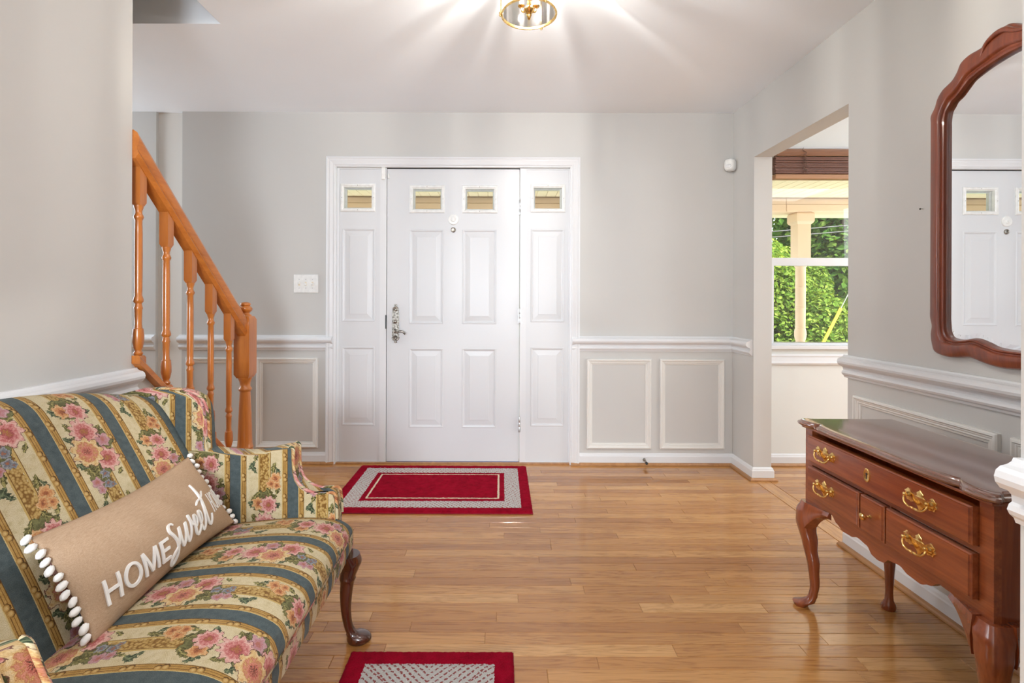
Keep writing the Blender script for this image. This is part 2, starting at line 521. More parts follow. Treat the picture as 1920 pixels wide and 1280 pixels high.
trim(run('rail', F, -2.222, -1.160, RAIL, M['trim']))
trim(run('rail', m_front(FY+0.005), -4.4, -2.395, RAIL, M['trim']))
trim(run('rail', R_, 3.232, FY, RAIL, M['trim'], k1=-1))
trim(run('rail', R_, 0.81, 2.357, RAIL, M['trim']))
trim(run('rail', L_, -1.5, 1.832, RAIL, M['trim']))
nearmp = lambda u, w, n: (0.832-n, u, w)
trim(run('rail', nearmp, 0.69, 0.81, RAIL, M['trim'], k0=-1))
trim(run('rail', lambda u, w, n: (u, 0.69-n, w), 0.832, RX, RAIL, M['trim'], k0=-1))
nb = [0]
def base(side, mp, a, b, k0=0, k1=0, shoe=True):
    o = run('baseboard_'+side, mp, a, b, BASE, M['trim'], k0=k0, k1=k1); o['kind'] = 'structure'
    if shoe: trim(run('shoe', mp, a, b, SHOE, M['shoe'], k0=k0, k1=k1))
base('front', F, 0.486, RX, k1=-1)
base('front_left', F, -2.21, -1.150)
base('stub', R_, 3.22, FY, k0=-1, k1=-1)
base('stub_end', lambda u, w, n: (u, 3.22-n, w), RX, RX+0.115, k0=-1, k1=1)
base('right', R_, 0.81, 2.345, k1=1)
base('opening', lambda u, w, n: (u, 2.345+n, w), RX, RX+0.115, k0=-1, k1=1)
base('dining', m_front(FY), RX+0.115, 4.6)
base('left', L_, -1.5, 2.60)
base('near', nearmp, 0.69, 0.81)
for a, b in ((0.595, 1.042), (1.101, 1.548), (-1.689, -1.262), (-2.176, -1.747)):
    trim(rect_frame('frame', F, a, b, 0.112, 0.733, PF, M['panel_trim']))
for a, b in ((1.626, 2.293), (0.93, 1.585)):
    trim(rect_frame('frame', R_, a, b, 0.150, 0.713, PF, M['panel_trim']))

# ------------------------------------------------------------------ entrance door with two sidelights
CAS = [(0.0, 0.0), (0.0, 0.020), (0.010, 0.024), (0.018, 0.020), (0.026, 0.021), (0.046, 0.014), (0.054, 0.016), (0.060, 0.010), (0.067, 0.009), (0.067, -0.03)]
def u_frame(name, mp, u0, u1, w0, w1, prof, mat, parent=None):
    bm = bmesh.new(); rings = []
    for o, n in prof:
        rings.append([bm.verts.new(mp(u, w, n)) for u, w in ((u0+o, w0), (u0+o, w1-o), (u1-o, w1-o), (u1-o, w0))])
    for a, b in zip(rings, rings[1:]):
        for k in range(3): bm.faces.new((a[k], a[k+1], b[k+1], b[k]))
    for e in (0, 3): bm.faces.new([r[e] for r in rings])
    return from_bm(name, bm, mat, parent)
trim(u_frame('casing', F, -1.206, 0.545, -0.002, 2.122, CAS, M['trim']))
DY = 3.53
D = m_front(DY)
trim(grid_wall('jamb', [-1.139, 0.478], [0.0, 2.055], [(-1.125, -0.842, 0.012, 2.045), (-0.797, 0.132, 0.0, 2.053), (0.176, 0.470, 0.012, 2.045)],
               -0.006, 0.11, lambda u, w, n: (u, DY+n, w), M['trim']))
trim(box('threshold', -1.139, 0.478, DY-0.03, DY+0.13, -0.003, 0.010, M['shoe']))

LITE = [(0.0, 0.0), (0.0, 0.006), (0.006, 0.011), (0.014, 0.011), (0.018, 0.007), (0.024, 0.005), (0.026, -0.03)]
PANEL = [(0.0, -0.012), (0.0, 0.0), (0.004, 0.003), (0.010, 0.002), (0.016, -0.0035), (0.021, -0.004), (0.052, -0.0005), (0.054, 0.001)]
def leaf(name, x0, x1, z0, z1, lites, panels, parent_loc):
    holes = [(a+0.012, b-0.012, c+0.012, d-0.012) for a, b, c, d in lites] + panels
    o = grid_wall(name, [x0, x1], [z0, z1], holes, 0.0, 0.045, lambda u, w, n: (u, DY+n, w), M['door'], kind='structure')
    for a, b, c, d in panels:
        rect_frame('raised_panel', D, a, b, c, d, PANEL, M['door'], o, fill=True)
    for a, b, c, d in lites:
        fr = rect_frame('lite_frame', D, a, b, c, d, LITE, M['plastic'], o)
        for u, w in (((a+b)/2, d-0.012), ((a+b)/2, c+0.012), (a+0.012, (c+d)/2), (b-0.012, (c+d)/2)):
            lathe('screw', [(0.0026, -0.0115), (0.0022, -0.0125), (0.0004, -0.0130)], M['pewter'], fr, 10, (u, DY, w), 'Y')
        g0 = 0.024
        gl = rect_frame('glass_pane', m_front(DY+0.018), a+g0, b-g0, c+g0, d-g0, [(0.0, -0.004), (0.0, 0.001), (0.014, 0.005)], M['pane'], fr, fill=True)
        # white reveal through the thickness of the leaf, lit by the porch
        rect_frame('reveal', m_front(DY), a+0.014, b-0.014, c+0.014, d-0.014, [(0.0, -0.0455), (0.006, -0.050), (0.020, -0.050), (0.020, -0.030), (0.0, -0.006)], M['plastic'], fr)
    return o
d1 = leaf('door_1', -0.7935, 0.1285, 0.0125, 2.0475,
          [(-0.6386, -0.3919, 1.741, 1.934), (-0.2731, -0.0246, 1.741, 1.934)],
          [(-0.6386, -0.3991, 0.9688, 1.626), (-0.2695, -0.0300, 0.9688, 1.626), (-0.6386, -0.3991, 0.247, 0.7996), (-0.2695, -0.03, 0.247, 0.7996)], None)
leaf('window_2', -1.1245, -0.8425, 0.0125, 2.0445, [(-1.1193, -0.8762, 1.748, 1.943)],
     [(-1.1067, -0.8762, 0.9832, 1.633), (-1.1067, -0.8762, 0.2595, 0.8086)], None)
leaf('window_3', 0.1765, 0.4695, 0.0125, 2.0445, [(0.204, 0.447, 1.748, 1.943)],
     [(0.2076, 0.4417, 0.9832, 1.633), (0.2076, 0.4417, 0.2595, 0.8086)], None)
box('weatherstrip', -0.79, 0.125, DY-0.004, DY+0.03, 0.0102, 0.0125, M['threshold'], d1)
for z in (1.781, 1.0246, 0.272):
    h = lathe('hinge', [(0.007, -0.052), (0.0075, -0.050), (0.0075, -0.018), (0.0066, -0.016), (0.0066, -0.014), (0.0075, -0.012), (0.0075, 0.012), (0.0066, 0.014),
                        (0.0066, 0.016), (0.0075, 0.018), (0.0075, 0.050), (0.004, 0.056)], M['steel'], d1, 12, (0.131, DY-0.009, z))
    box('hinge_leaf', 0.121, 0.141, DY-0.0075, DY-0.004, z-0.05, z+0.05, M['steel'], h)
box('latch_plate', -0.803, -0.796, DY-0.0075, DY-0.0050, 0.935, 1.03, M['black'], d1)
# lever handle on a long ornate backplate
HX, HZ = -0.732, 0.972
out = [(0.0, 0.135), (0.008, 0.132), (0.011, 0.124), (0.007, 0.117), (0.013, 0.113), (0.021, 0.108), (0.023, 0.090), (0.021, 0.082), (0.024, 0.075), (0.024, -0.070),
       (0.026, -0.082), (0.023, -0.090), (0.027, -0.102), (0.022, -0.114), (0.013, -0.120), (0.007, -0.123), (0.011, -0.130), (0.006, -0.136), (0.0, -0.137)]
ol = [(x, z) for x, z in out] + [(-x, z) for x, z in reversed(out[1:-1])]
rings = []
for n, s in ((0.0, 1.0), (0.006, 1.0), (0.009, 0.90), (0.009, 0.70), (0.0065, 0.62)):
    rings.append([(HX+x*s, DY-n, HZ+z*(1-(1-s)*0.28)) for x, z in ol])
plate = loft('handle_plate', rings, M['pewter'], d1, sharp=35)
for zz, k in ((0.098, 1), (-0.100, 1)):
    pts = []
    for i in range(40):
        a = i/39*5.2*PI
        r = 0.003+0.0145*i/39
        pts.append((HX+math.cos(a)*r, DY-0.0105, HZ+zz+math.sin(a)*r*0.95))
    tube('scroll_ornament', pts, 0.0026, M['pewter'], plate, 6)
lathe('thumb_turn', [(0.014, 0.0), (0.014, -0.012), (0.010, -0.016), (0.004, -0.018)], M['pewter'], plate, 18, (HX, DY-0.006, HZ+0.013), 'Y')
lathe('lever_rose', [(0.017, 0.0), (0.016, -0.016), (0.011, -0.020), (0.010, -0.05), (0.008, -0.055)], M['pewter'], plate, 18, (HX, DY-0.006, HZ-0.052), 'Y')
lv = spline([(HX-0.004, DY-0.052, HZ-0.052), (HX+0.020, DY-0.056, HZ-0.058), (HX+0.042, DY-0.057, HZ-0.052), (HX+0.060, DY-0.056, HZ-0.055), (HX+0.075, DY-0.052, HZ-0.073)], 6)
tube('door_lever', lv, [0.009-0.003*i/(len(lv)-1) for i in range(len(lv))], M['pewter'], plate, 10)
# knocker disc and peephole on the door
vd = lathe('viewer_disc', [(0.037, 0.0), (0.037, -0.006), (0.033, -0.010), (0.018, -0.011), (0.016, -0.015), (0.010, -0.017), (0.002, -0.017)], M['plastic'], d1, 28, (-0.3325, DY, 1.696), 'Y')
vd['label'] = 'round white plastic cover'
box('pull_tab', -0.336, -0.329, DY-0.022, DY-0.016, 1.690, 1.705, M['plastic'], vd)
pe = lathe('peephole', [(0.018, 0.0), (0.018, -0.006), (0.014, -0.009), (0.008, -0.007), (0.001, -0.007)], M['pewter'], d1, 24, (-0.3325, DY, 1.624), 'Y')
# contact sensor at the head of the jamb with its magnet on the door
cs = empty('door_sensor', (-0.8175, DY-0.007, 1.97), 'small white contact sensor on the jamb above the door handle side', 'sensor')
box('sensor_body', -0.0135, 0.0135, -0.016, 0.0005, 0.0, 0.085, M['plastic'], cs, 0.003, 2)
box('sensor_magnet', 0.0285, 0.041, -0.007, 0.0065, 0.010, 0.042, M['plastic'], cs, 0.002, 2)

# ------------------------------------------------------------------ dining-room window
win = structure(grid_wall('window_1', [1.87, 2.86], [0.83, 2.20], [(1.885, 2.845, 0.845, 2.185)], 0.02, 0.13, mpF, M['trim']))
def sash(x0, x1, z0, z1, y, st, rt, rb):
    s = grid_wall('sash', [x0, x1], [z0, z1], [(x0+st, x1-st, z0+rb, z1-rt)], 0, 0.032, lambda u, w, n: (u, y+n, w), M['trim'], win)
    box('glass_pane', x0+st, x1-st, y+0.012, y+0.016, z0+rb, z1-rt, M['pane'], s)
    return s
sash(1.885, 2.845, 0.845, 1.440, FY+0.045, 0.030, 0.055, 0.0)
sash(1.885, 2.845, 1.395, 2.185, FY+0.085, 0.012, 0.04, 0.045)
lo = rect_frame('casing', F, 1.80, 2.93, 0.70, 2.20, [(0.0, 0.0), (0.0, 0.020), (0.012, 0.024), (0.022, 0.018), (0.050, 0.013), (0.058, 0.016), (0.070, 0.010), (0.070, -0.02)], M['trim'])
trim(lo)
st_ = box('window_sill', 1.78, 2.95, FY-0.030, FY+0.045, 0.805, 0.832, M['trim'], win, 0.004, 2)

# wooden blind pulled up
bl = empty('window_blind', (2.365, FY-0.028, 1.985), 'brown wooden slat blind pulled up at the dining room window', 'blind')
M['blind'] = wood('brown_blind_wood', (0.12, 0.045, 0.028), (0.27, 0.125, 0.085), 'X', 0.4, 0.1, 0.6)
M['blind_edge'] = wood('tan_blind_wood', (0.22, 0.10, 0.055), (0.36, 0.19, 0.115), 'X', 0.45, 0.1, 0.6)
M['cord'] = plain('blind_cord', (0.13, 0.07, 0.045), 0.8)
W2 = 0.495
hr = loft('valance', [[(sx*(W2-0.012), -y_, z_) for y_, z_ in ((-0.02, 0.142), (0.022, 0.142), (0.030, 0.150), (0.026, 0.160), (0.032, 0.168), (0.028, 0.182), (0.022, 0.190), (-0.02, 0.190))] for sx in (-1, 1)], M['blind_edge'], bl, sharp=25)
zz = 0.022
k = 0
slat0 = None
while zz < 0.132:
    dz = rng.uniform(-0.002, 0.002)
    if slat0 is None:
        bm = bmesh.new(); add_box(bm, -W2, W2, -0.026, 0.026, 0.0, 0.0062, 0.0008)
        slat0 = from_bm('slat', bm, M['blind'], bl, loc=(0, 0, zz)); s = slat0
    else:
        s = slat0.copy(); COL.objects.link(s)
    s.location = (rng.uniform(-0.004, 0.004), rng.uniform(-0.004, 0.004), zz)
    s.rotation_euler = (rng.uniform(-0.02, 0.02), 0, rng.uniform(-0.002, 0.002))
    zz += 0.0083
bm = bmesh.new(); add_box(bm, -W2, W2, -0.027, 0.027, -0.014, 0.018, 0.004, 2)
from_bm('bottom_rail', bm, wood('blind_rail_wood', (0.33, 0.15, 0.06), (0.50, 0.26, 0.12), 'X', 0.45, 0.1, 0.6), bl)
for cx in (-0.31, 0.31):
    pts = [(cx, -0.036, 0.195)]
    for i in range(9): pts.append((cx+(0.022 if i % 2 else -0.002), -0.033-0.003*(i % 3), 0.180-0.019*i))
    tube('lift_cord', spline(pts, 5), 0.0016, M['cord'], bl, 5)
    pts2 = [(cx+0.012, -0.034, 0.150)] + [(cx+(0.0 if i % 2 else 0.026), -0.034, 0.140-0.017*i) for i in range(8)]
    tube('lift_cord', spline(pts2, 5), 0.0014, M['cord'], bl, 5)

# ------------------------------------------------------------------ small wall fittings
sw = empty('light_switch', (-1.3487, FY, 1.245), 'ivory three-toggle switch plate on the wall beside the front door', 'switch')
bm = bmesh.new(); add_box(bm, -0.085, 0.085, -0.0075, 0.0, -0.0635, 0.0635, 0.005, 2)
from_bm('cover_plate', bm, M['plastic'], sw)
for i, x in enumerate((-0.046, 0.0, 0.046)):
    box('slot', x-0.006, x+0.006, -0.0082, -0.0072, -0.013, 0.013, M['ivory'], sw)
    tg = box('toggle', -0.0045, 0.0045, -0.022, 0.0, -0.006, 0.006, M['plastic'], sw, 0.0015, 1, loc=(x, -0.006, 0.0))
    tg.rotation_euler = ((-0.45, 0.45, 0.45)[i], 0, 0)
    for s in (-1, 1):
        lathe('screw', [(0.003, -0.0074), (0.003, -0.0084), (0.0006, -0.0088)], M['steel'], sw, 8, (x, 0, s*0.030), 'Y')
ms = empty('motion_sensor', (RX-0.012, FY-0.012, 2.066), 'small white motion detector high in the corner beside the dining opening', 'sensor', rotz=-PI/4)
rings = []
for yy, w, h in ((0.010, 0.034, 0.040), (-0.012, 0.036, 0.042), (-0.030, 0.033, 0.040), (-0.040, 0.026, 0.036), (-0.046, 0.015, 0.030)):
    rings.append([(math.copysign(abs(math.cos(a))**0.6, math.cos(a))*w, yy-0.028, math.copysign(abs(math.sin(a))**0.6, math.sin(a))*h) for a in [2*PI*i/24 for i in range(24)]])
loft('sensor_body', rings, M['plastic'], ms, sharp=60)
loft('sensor_lens', [[(math.cos(a)*r*0.020, -0.074-dy, -0.012+math.sin(a)*r*0.012) for a in [2*PI*i/16 for i in range(16)]] for r, dy in ((1, 0), (0.95, 0.003), (0.5, 0.006), (0.05, 0.0065))], plain('frosted_lens', (0.70, 0.71, 0.72), 0.25), ms)
ds = empty('door_stop', (0.994, FY-0.013, 0.040), 'short dark spring door stop on the white baseboard', 'door stop')
lathe('base_plate', [(0.011, 0.0), (0.011, -0.004), (0.006, -0.008)], M['pewter'], ds, 14, (0, 0, 0), 'Y')
pts = [(math.cos(i*0.7)*0.0055, -0.006-0.042*i/72, math.sin(i*0.7)*0.0055-0.0002*max(0, i-30)) for i in range(73)]
tube('spring', pts, 0.0011, M['pewter'], ds, 5)
lathe('rubber_tip', [(0.008, -0.046), (0.009, -0.050), (0.009, -0.060), (0.006, -0.064)], M['black'], ds, 14, (0, 0, -0.008), 'Y')
nl = empty('picture_nail', (RX, 1.930, 1.490), 'tiny dark nail in the wall beside the mirror', 'nail')
lathe('nail_shank', [(0.0012, 0.004), (0.0012, -0.010)], M['pewter'], nl, 8, (0, 0, 0), 'X')
lathe('nail_head', [(0.0035, -0.010), (0.0035, -0.012), (0.001, -0.013)], M['black'], nl, 10, (0, 0, 0), 'X')
# ------------------------------------------------------------------ staircase and its railing
stairs = structure(box('staircase', -2.55, LX-0.12, 1.2, 2.62, 0.0, 0.19, M['strip']))
M['tread'] = wood('oak_tread', (0.40, 0.15, 0.03), (0.58, 0.26, 0.07), 'X', 0.3, 0.3)
for i in range(9):
    y1 = 2.64-0.222*i
    z1 = 0.195*(i+1)
    if z1 > 1.8: break
    box('riser', -2.55, LX-0.12, y1-0.24, y1-0.02, z1-0.195, z1-0.026, M['trim'], stairs)
    box('tread', -2.55, LX-0.12, y1-0.25, y1, z1-0.026, z1, M['tread'], stairs, 0.006, 2)

XB = -1.335
rail = empty('stair_railing', (XB, 2.649, 0.0), 'honey oak stair railing with turned balusters and a newel post beside the settee', 'railing')
def rel(v): return (v[0]-XB, v[1]-2.649, v[2])
HS = 0.885
hz = lambda y: 1.744-HS*(y-1.824)          # top of the handrail
HP = [(-0.020, -0.082), (-0.030, -0.066), (-0.024, -0.052), (-0.030, -0.040), (-0.032, -0.022), (-0.026, -0.008), (-0.012, 0.0), (0.012, 0.0), (0.026, -0.008), (0.032, -0.022), (0.030, -0.040), (0.024, -0.052), (0.030, -0.066), (0.020, -0.082)]
loft('handrail', [[rel((XB+x, y, hz(y)+h*1.25)) for x, h in HP] for y in (1.822, 2.61)], M['oak'], rail, sharp=28)
CP = [(-0.048, -0.03), (-0.050, -0.010), (-0.044, 0.0), (0.044, 0.0), (0.050, -0.010), (0.048, -0.03)]
loft('shoe_rail', [[rel((XB-0.010+x, y, shoe_z(y)+0.03+h)) for x, h in CP] for y in (1.822, 2.61)], M['oak'], rail, sharp=28)

def add_square(bm, tab, cx, cy, rot=0.0):
    """lofted square block: tab = [(half, z)]"""
    R = []
    for h, z in tab:
        R.append([bm.verts.new((cx+sx*h, cy+sy*h, z)) for sx, sy in ((-1, -1), (1, -1), (1, 1), (-1, 1))])
    for a, b in zip(R, R[1:]):
        for k in range(4): bm.faces.new((a[k], a[(k+1) % 4], b[(k+1) % 4], b[k]))
    bm.faces.new(R[0]); bm.faces.new(R[-1])
def baluster(y, first=None):
    top = hz(y)-0.075; bot = shoe_z(y)+0.022
    if first is None:
        L = 0.77
        b = bmesh.new()
        add_square(b, [(0.0175, -0.02), (0.0175, 0.036), (0.013, 0.044)], 0, 0)
        q = 1.0
        prof = [(0.011, 0.040), (0.014, 0.048), (0.016, 0.054), (0.011, 0.062), (0.011, 0.066), (0.014, 0.074), (0.0185, 0.098), (0.0185, 0.125), (0.0165, 0.150), (0.0135, 0.152),
                (0.0115, 0.170), (0.0125, 0.225), (0.0145, 0.232), (0.0125, 0.240), (0.0110, 0.250), (0.0165, 0.258), (0.0165, 0.266), (0.0120, 0.282), (0.0125, 0.30),
                (0.0132, 0.40), (0.0128, 0.52), (0.0118, 0.578), (0.0150, 0.586), (0.0168, 0.592), (0.0140, 0.600), (0.0115, 0.606), (0.0115, 0.616), (0.0150, 0.628), (0.0165, 0.638)]
        add_lathe(b, prof, 14)
        add_square(b, [(0.012, 0.636), (0.0175, 0.650), (0.0175, 0.80)], 0, 0)
        o = from_bm('baluster', b, M['oak_z'], rail, True, sharp=40)
    else:
        o = first.copy(); COL.objects.link(o)
    o.location = rel((XB, y, bot))
    o.scale = (1, 1, (top-bot)/0.80)
    return o
b0 = None
for y in (1.866, 2.022, 2.178, 2.333, 2.490):
    b = baluster(y, b0)
    if b0 is None: b0 = b
npost = empty('newel_post_hub', (0, 0, 0)); bpy.data.objects.remove(npost)
bm = bmesh.new()
add_square(bm, [(0.036, 0.0), (0.036, 0.315), (0.030, 0.325)], 0, 0)
add_lathe(bm, [(0.036, 0.315), (0.042, 0.326), (0.044, 0.338), (0.040, 0.350), (0.037, 0.358), (0.0405, 0.366), (0.0370, 0.376), (0.0350, 0.40), (0.0335, 0.46), (0.0300, 0.56), (0.0265, 0.635),
               (0.0255, 0.655), (0.0310, 0.662), (0.0325, 0.668), (0.0300, 0.675), (0.0250, 0.682), (0.0255, 0.700), (0.0300, 0.715), (0.0340, 0.722), (0.0350, 0.730)], 24)
add_square(bm, [(0.030, 0.728), (0.040, 0.748), (0.040, 1.030), (0.032, 1.048)], 0, 0)
add_lathe(bm, [(0.032, 1.046), (0.030, 1.054), (0.022, 1.060), (0.020, 1.066), (0.030, 1.076), (0.034, 1.084), (0.033, 1.092), (0.026, 1.098), (0.022, 1.103), (0.026, 1.108), (0.024, 1.116), (0.014, 1.121), (0.001, 1.123)], 24)
from_bm('newel_post', bm, M['oak_z'], rail, True, sharp=38)

# ------------------------------------------------------------------ ceiling light: brass drum of fluted glass with candle bulbs
CLX, CLY = 0.0966, 1.80
ZB = 2.150
cl = empty('ceiling_light', (CLX, CLY, CZ), 'round brass and glass ceiling light with candle bulbs above the foyer', 'light')
def fluted():
    t = NT('fluted_glass')
    g = t.node('ShaderNodeSeparateXYZ', {0: t.coord('Object')})
    a = t.m('ARCTAN2', g.outputs[1], g.outputs[0])
    s = t.m('ADD', t.m('MULTIPLY', t.m('SINE', t.m('ADD', t.m('MULTIPLY', a, 11.0), 0.6)), 0.50),
            t.m('ADD', t.m('MULTIPLY', t.m('SINE', t.m('ADD', t.m('MULTIPLY', a, 17.0), 2.1)), 0.30), t.m('MULTIPLY', t.m('SINE', t.m('ADD', t.m('MULTIPLY', a, 5.0), 0.9)), 0.20)))
    f = t.ramp(t.m('ADD', t.m('MULTIPLY', s, 0.5), 0.5), [(0.40, (0.16, 0.16, 0.16)), (0.56, (0.32, 0.32, 0.32)), (0.70, (1, 1, 1))])
    tr = t.node('ShaderNodeBsdfTransparent', {'Color': t.mix(0.0, f, f)}).outputs[0]
    tl = t.node('ShaderNodeBsdfTranslucent', {'Color': (0.95, 0.88, 0.76)}).outputs[0]
    gl = t.node('ShaderNodeBsdfGlossy', {'Color': (1, 1, 1), 'Roughness': 0.05}).outputs[0]
    m1 = t.node('ShaderNodeMixShader', {0: 0.30}); t.link(tr, m1.inputs[1]); t.link(tl, m1.inputs[2])
    m2 = t.node('ShaderNodeMixShader', {0: 0.05}); t.link(m1.outputs[0], m2.inputs[1]); t.link(gl, m2.inputs[2])
    return t.surf(m2.outputs[0])
RG = 0.0955
DZ = ZB-CZ
bm = bmesh.new()
seg = 96
A, B = [], []
for k in range(seg):
    a = 2*PI*k/seg; r = RG+0.0012*math.cos(k*PI)
    A.append(bm.verts.new((math.cos(a)*r, math.sin(a)*r, DZ+0.004))); B.append(bm.verts.new((math.cos(a)*r, math.sin(a)*r, DZ+0.165)))
for k in range(seg): bm.faces.new((A[k], A[(k+1) % seg], B[(k+1) % seg], B[k]))
from_bm('glass_drum', bm, fluted(), cl, True)
def ring(name, r, z, h, t_, parent, mat):
    bm = bmesh.new(); P = [(r-t_, z), (r-t_, z+h), (r, z+h+0.001), (r+t_, z+h*0.7), (r+t_*1.2, z+h*0.4), (r+t_, z)]
    rings = []
    for k in range(64):
        a = 2*PI*k/64
        rings.append([bm.verts.new((math.cos(a)*rr, math.sin(a)*rr, zz)) for rr, zz in P])
    n = len(P)
    for k in range(64):
        a, b = rings[k], rings[(k+1) % 64]
        for j in range(n): bm.faces.new((a[j], a[(j+1) % n], b[(j+1) % n], b[j]))
    return from_bm(name, bm, mat, parent, True, sharp=40)
ring('bottom_ring', RG+0.001, DZ-0.001, 0.008, 0.003, cl, M['brass'])
ring('top_ring', RG+0.001, DZ+0.161, 0.008, 0.003, cl, M['brass'])
lathe('canopy', [(0.060, 0.0), (0.060, -0.006), (0.050, -0.012), (0.030, -0.018), (0.012, -0.022)], M['brass'], cl, 32)
for k in range(3):
    a = 2*PI*k/3+PI
    ca, sa = math.cos(a), math.sin(a)
    tube('strap', [(ca*0.04, sa*0.04, -0.012), (ca*0.05, sa*0.05, -0.05), (ca*0.08, sa*0.08, -0.09), (ca*(RG+0.004), sa*(RG+0.004), DZ+0.165), (ca*(RG+0.004), sa*(RG+0.004), DZ+0.0)], 0.0022, M['brass'], cl, 6)
    kb = lathe('ring_finial', [(0.004, -0.007), (0.0055, -0.003), (0.0040, 0.001), (0.0055, 0.005), (0.002, 0.010)], M['brass'], cl, 10, (ca*(RG+0.006), sa*(RG+0.006), DZ+0.002))
lathe('stem', [(0.005, -0.02), (0.005, -0.10), (0.010, -0.106), (0.012, -0.116), (0.008, -0.124), (0.005, -0.14), (0.005, DZ+0.06), (0.009, DZ+0.030), (0.018, DZ+0.022), (0.0195, DZ+0.016), (0.015, DZ+0.010), (0.008, DZ+0.005), (0.0095, DZ-0.001), (0.006, DZ-0.008), (0.0065, DZ-0.013), (0.001, DZ-0.018)], M['brass'], cl, 20)
M['filament'] = None
def emit(name, col, s):
    t = NT(name)
    return t.surf(t.node('ShaderNodeEmission', {'Color': col, 'Strength': s}).outputs[0])
M['filament'] = emit('glowing_filament', (1.0, 0.99, 0.98), 56000)
bulb_glass = glass_mat('bulb_glass', (1, 0.97, 0.92))
for k in range(3):
    a = 2*PI*k/3+0.55
    ca, sa = math.cos(a), math.sin(a)
    pts = spline([(ca*0.010, sa*0.010, DZ+0.026), (ca*0.018, sa*0.018, DZ+0.016), (ca*0.027, sa*0.027, DZ+0.020), (ca*0.031, sa*0.031, DZ+0.036)], 6)
    tube('arm', pts, 0.0030, M['brass'], cl, 8)
    c = (ca*0.031, sa*0.031, DZ+0.034)
    lathe('bobeche', [(0.004, 0.0), (0.011, 0.004), (0.0125, 0.007), (0.007, 0.009)], M['brass'], cl, 16, c)
    cd = lathe('candle_sleeve', [(0.0075, 0.008), (0.0075, 0.034), (0.0068, 0.036)], M['ivory'], cl, 16, c)
    bb = lathe('bulb', [(0.0055, 0.036), (0.0105, 0.046), (0.0125, 0.055), (0.0105, 0.066), (0.005, 0.078), (0.0008, 0.086)], bulb_glass, cd, 16, c)
    lathe('filament', [(0.0012, 0.050), (0.0020, 0.053), (0.0020, 0.058), (0.0012, 0.061)], M['filament'], cd, 8, c)

# ------------------------------------------------------------------ rugs
def rug_mat(name, hx, hy):
    t = NT(name)
    c = t.coord('Object')
    wv = t.noise(c, 130, 2, out=1)
    w = t.node('ShaderNodeVectorMath', {0: t.node('ShaderNodeVectorMath', {0: wv, 1: (0.5, 0.5, 0.5)}, operation='SUBTRACT').outputs[0], 'Scale': 0.010}, operation='SCALE').outputs[0]
    cc = t.node('ShaderNodeVectorMath', {0: c, 1: w}, operation='ADD').outputs[0]
    s = t.node('ShaderNodeSeparateXYZ', {0: cc})
    x, y = s.outputs[0], s.outputs[1]
    ax, ay = t.m('ABSOLUTE', x), t.m('ABSOLUTE', y)
    dx, dy = t.m('SUBTRACT', hx, ax), t.m('SUBTRACT', hy, ay)
    d = t.m('MINIMUM', dx, dy)
    inb = lambda a, b: t.m('MULTIPLY', t.m('GREATER_THAN', d, a), t.m('LESS_THAN', d, b))
    side = t.m('LESS_THAN', dx, dy)           # 1 on the short sides
    along = t.m('ADD', t.m('MULTIPLY', side, ay), t.m('MULTIPLY', t.m('SUBTRACT', 1.0, side), ax))
    ph = t.m('FRACT', t.m('MULTIPLY', t.m('ADD', along, t.m('MULTIPLY', d, 0.9)), 42.0))
    br = t.m('FRACT', t.m('MULTIPLY', t.m('SUBTRACT', along, t.m('MULTIPLY', d, 1.6)), 30.0))
    dash = t.m('MULTIPLY', t.m('LESS_THAN', ph, 0.30), t.m('GREATER_THAN', br, 0.30))
    n = t.noise(c, 420, 3, 0.7)
    n2 = t.noise(c, 30, 3)
    redv = t.ramp(t.m('ADD', t.m('MULTIPLY', n, 0.6), t.m('MULTIPLY', n2, 0.4)), [(0.30, (0.16, 0.0015, 0.009)), (0.52, (0.34, 0.003, 0.019)), (0.72, (0.45, 0.006, 0.028))])
    grey = t.ramp(n, [(0.3, (0.47, 0.44, 0.40)), (0.65, (0.74, 0.71, 0.67))])
    band = t.mix(dash, grey, (0.34, 0.10, 0.09))
    col = t.mix(inb(0.060, 0.150), redv, band)
    col = t.mix(inb(0.180, 0.191), col, (0.80, 0.66, 0.48))
    nn = t.bump(n, 0.9, 0.006)
    return t.surf(t.bsdf(col, 0.95, normal=nn, **{'Specular IOR Level': 0.05}))
def rug(loc, hx, hy, label, rot=0.0):
    o = empty('doormat', loc, label, 'rug', 'red bordered rugs')
    o.rotation_euler = (0, 0, rot)
    NX, NY = 90, int(90*hy/hx)
    bm = bmesh.new(); G = []
    r2 = random.Random(5)
    for i in range(NX+1):
        rowv = []
        for j in range(NY+1):
            x = -hx+2*hx*i/NX; y = -hy+2*hy*j/NY
            e = min(hx-abs(x), hy-abs(y))
            z = 0.013*min(1.0, 0.35+e/0.012) + r2.uniform(-0.0012, 0.0012)
            if abs(e-0.06) < 0.006 or abs(e-0.15) < 0.006: z -= 0.002
            if e < 1e-6:
                z = 0.004; x += r2.uniform(-0.0018, 0.0018); y += r2.uniform(-0.0018, 0.0018)
            rowv.append(bm.verts.new((x, y, z)))
        G.append(rowv)
    for i in range(NX):
        for j in range(NY): bm.faces.new((G[i][j], G[i+1][j], G[i+1][j+1], G[i][j+1]))
    pile = from_bm('pile', bm, rug_mat('rug_wool', hx, hy), o, True, recalc=False)
    pile['kind'] = 'stuff'
    R = [(-hx, -hy), (hx, -hy), (hx, hy), (-hx, hy)]
    loft('backing', [[(x*1.0, y*1.0, z) for x, y in R] for z in (0.0008, 0.005)], plain('rug_backing', (0.26, 0.008, 0.02), 0.9), o, smooth=False)
    return o
rug((-0.385, 3.069, 0.0), 0.560, 0.381, 'red door mat with a pale woven border on the floor before the entrance door')
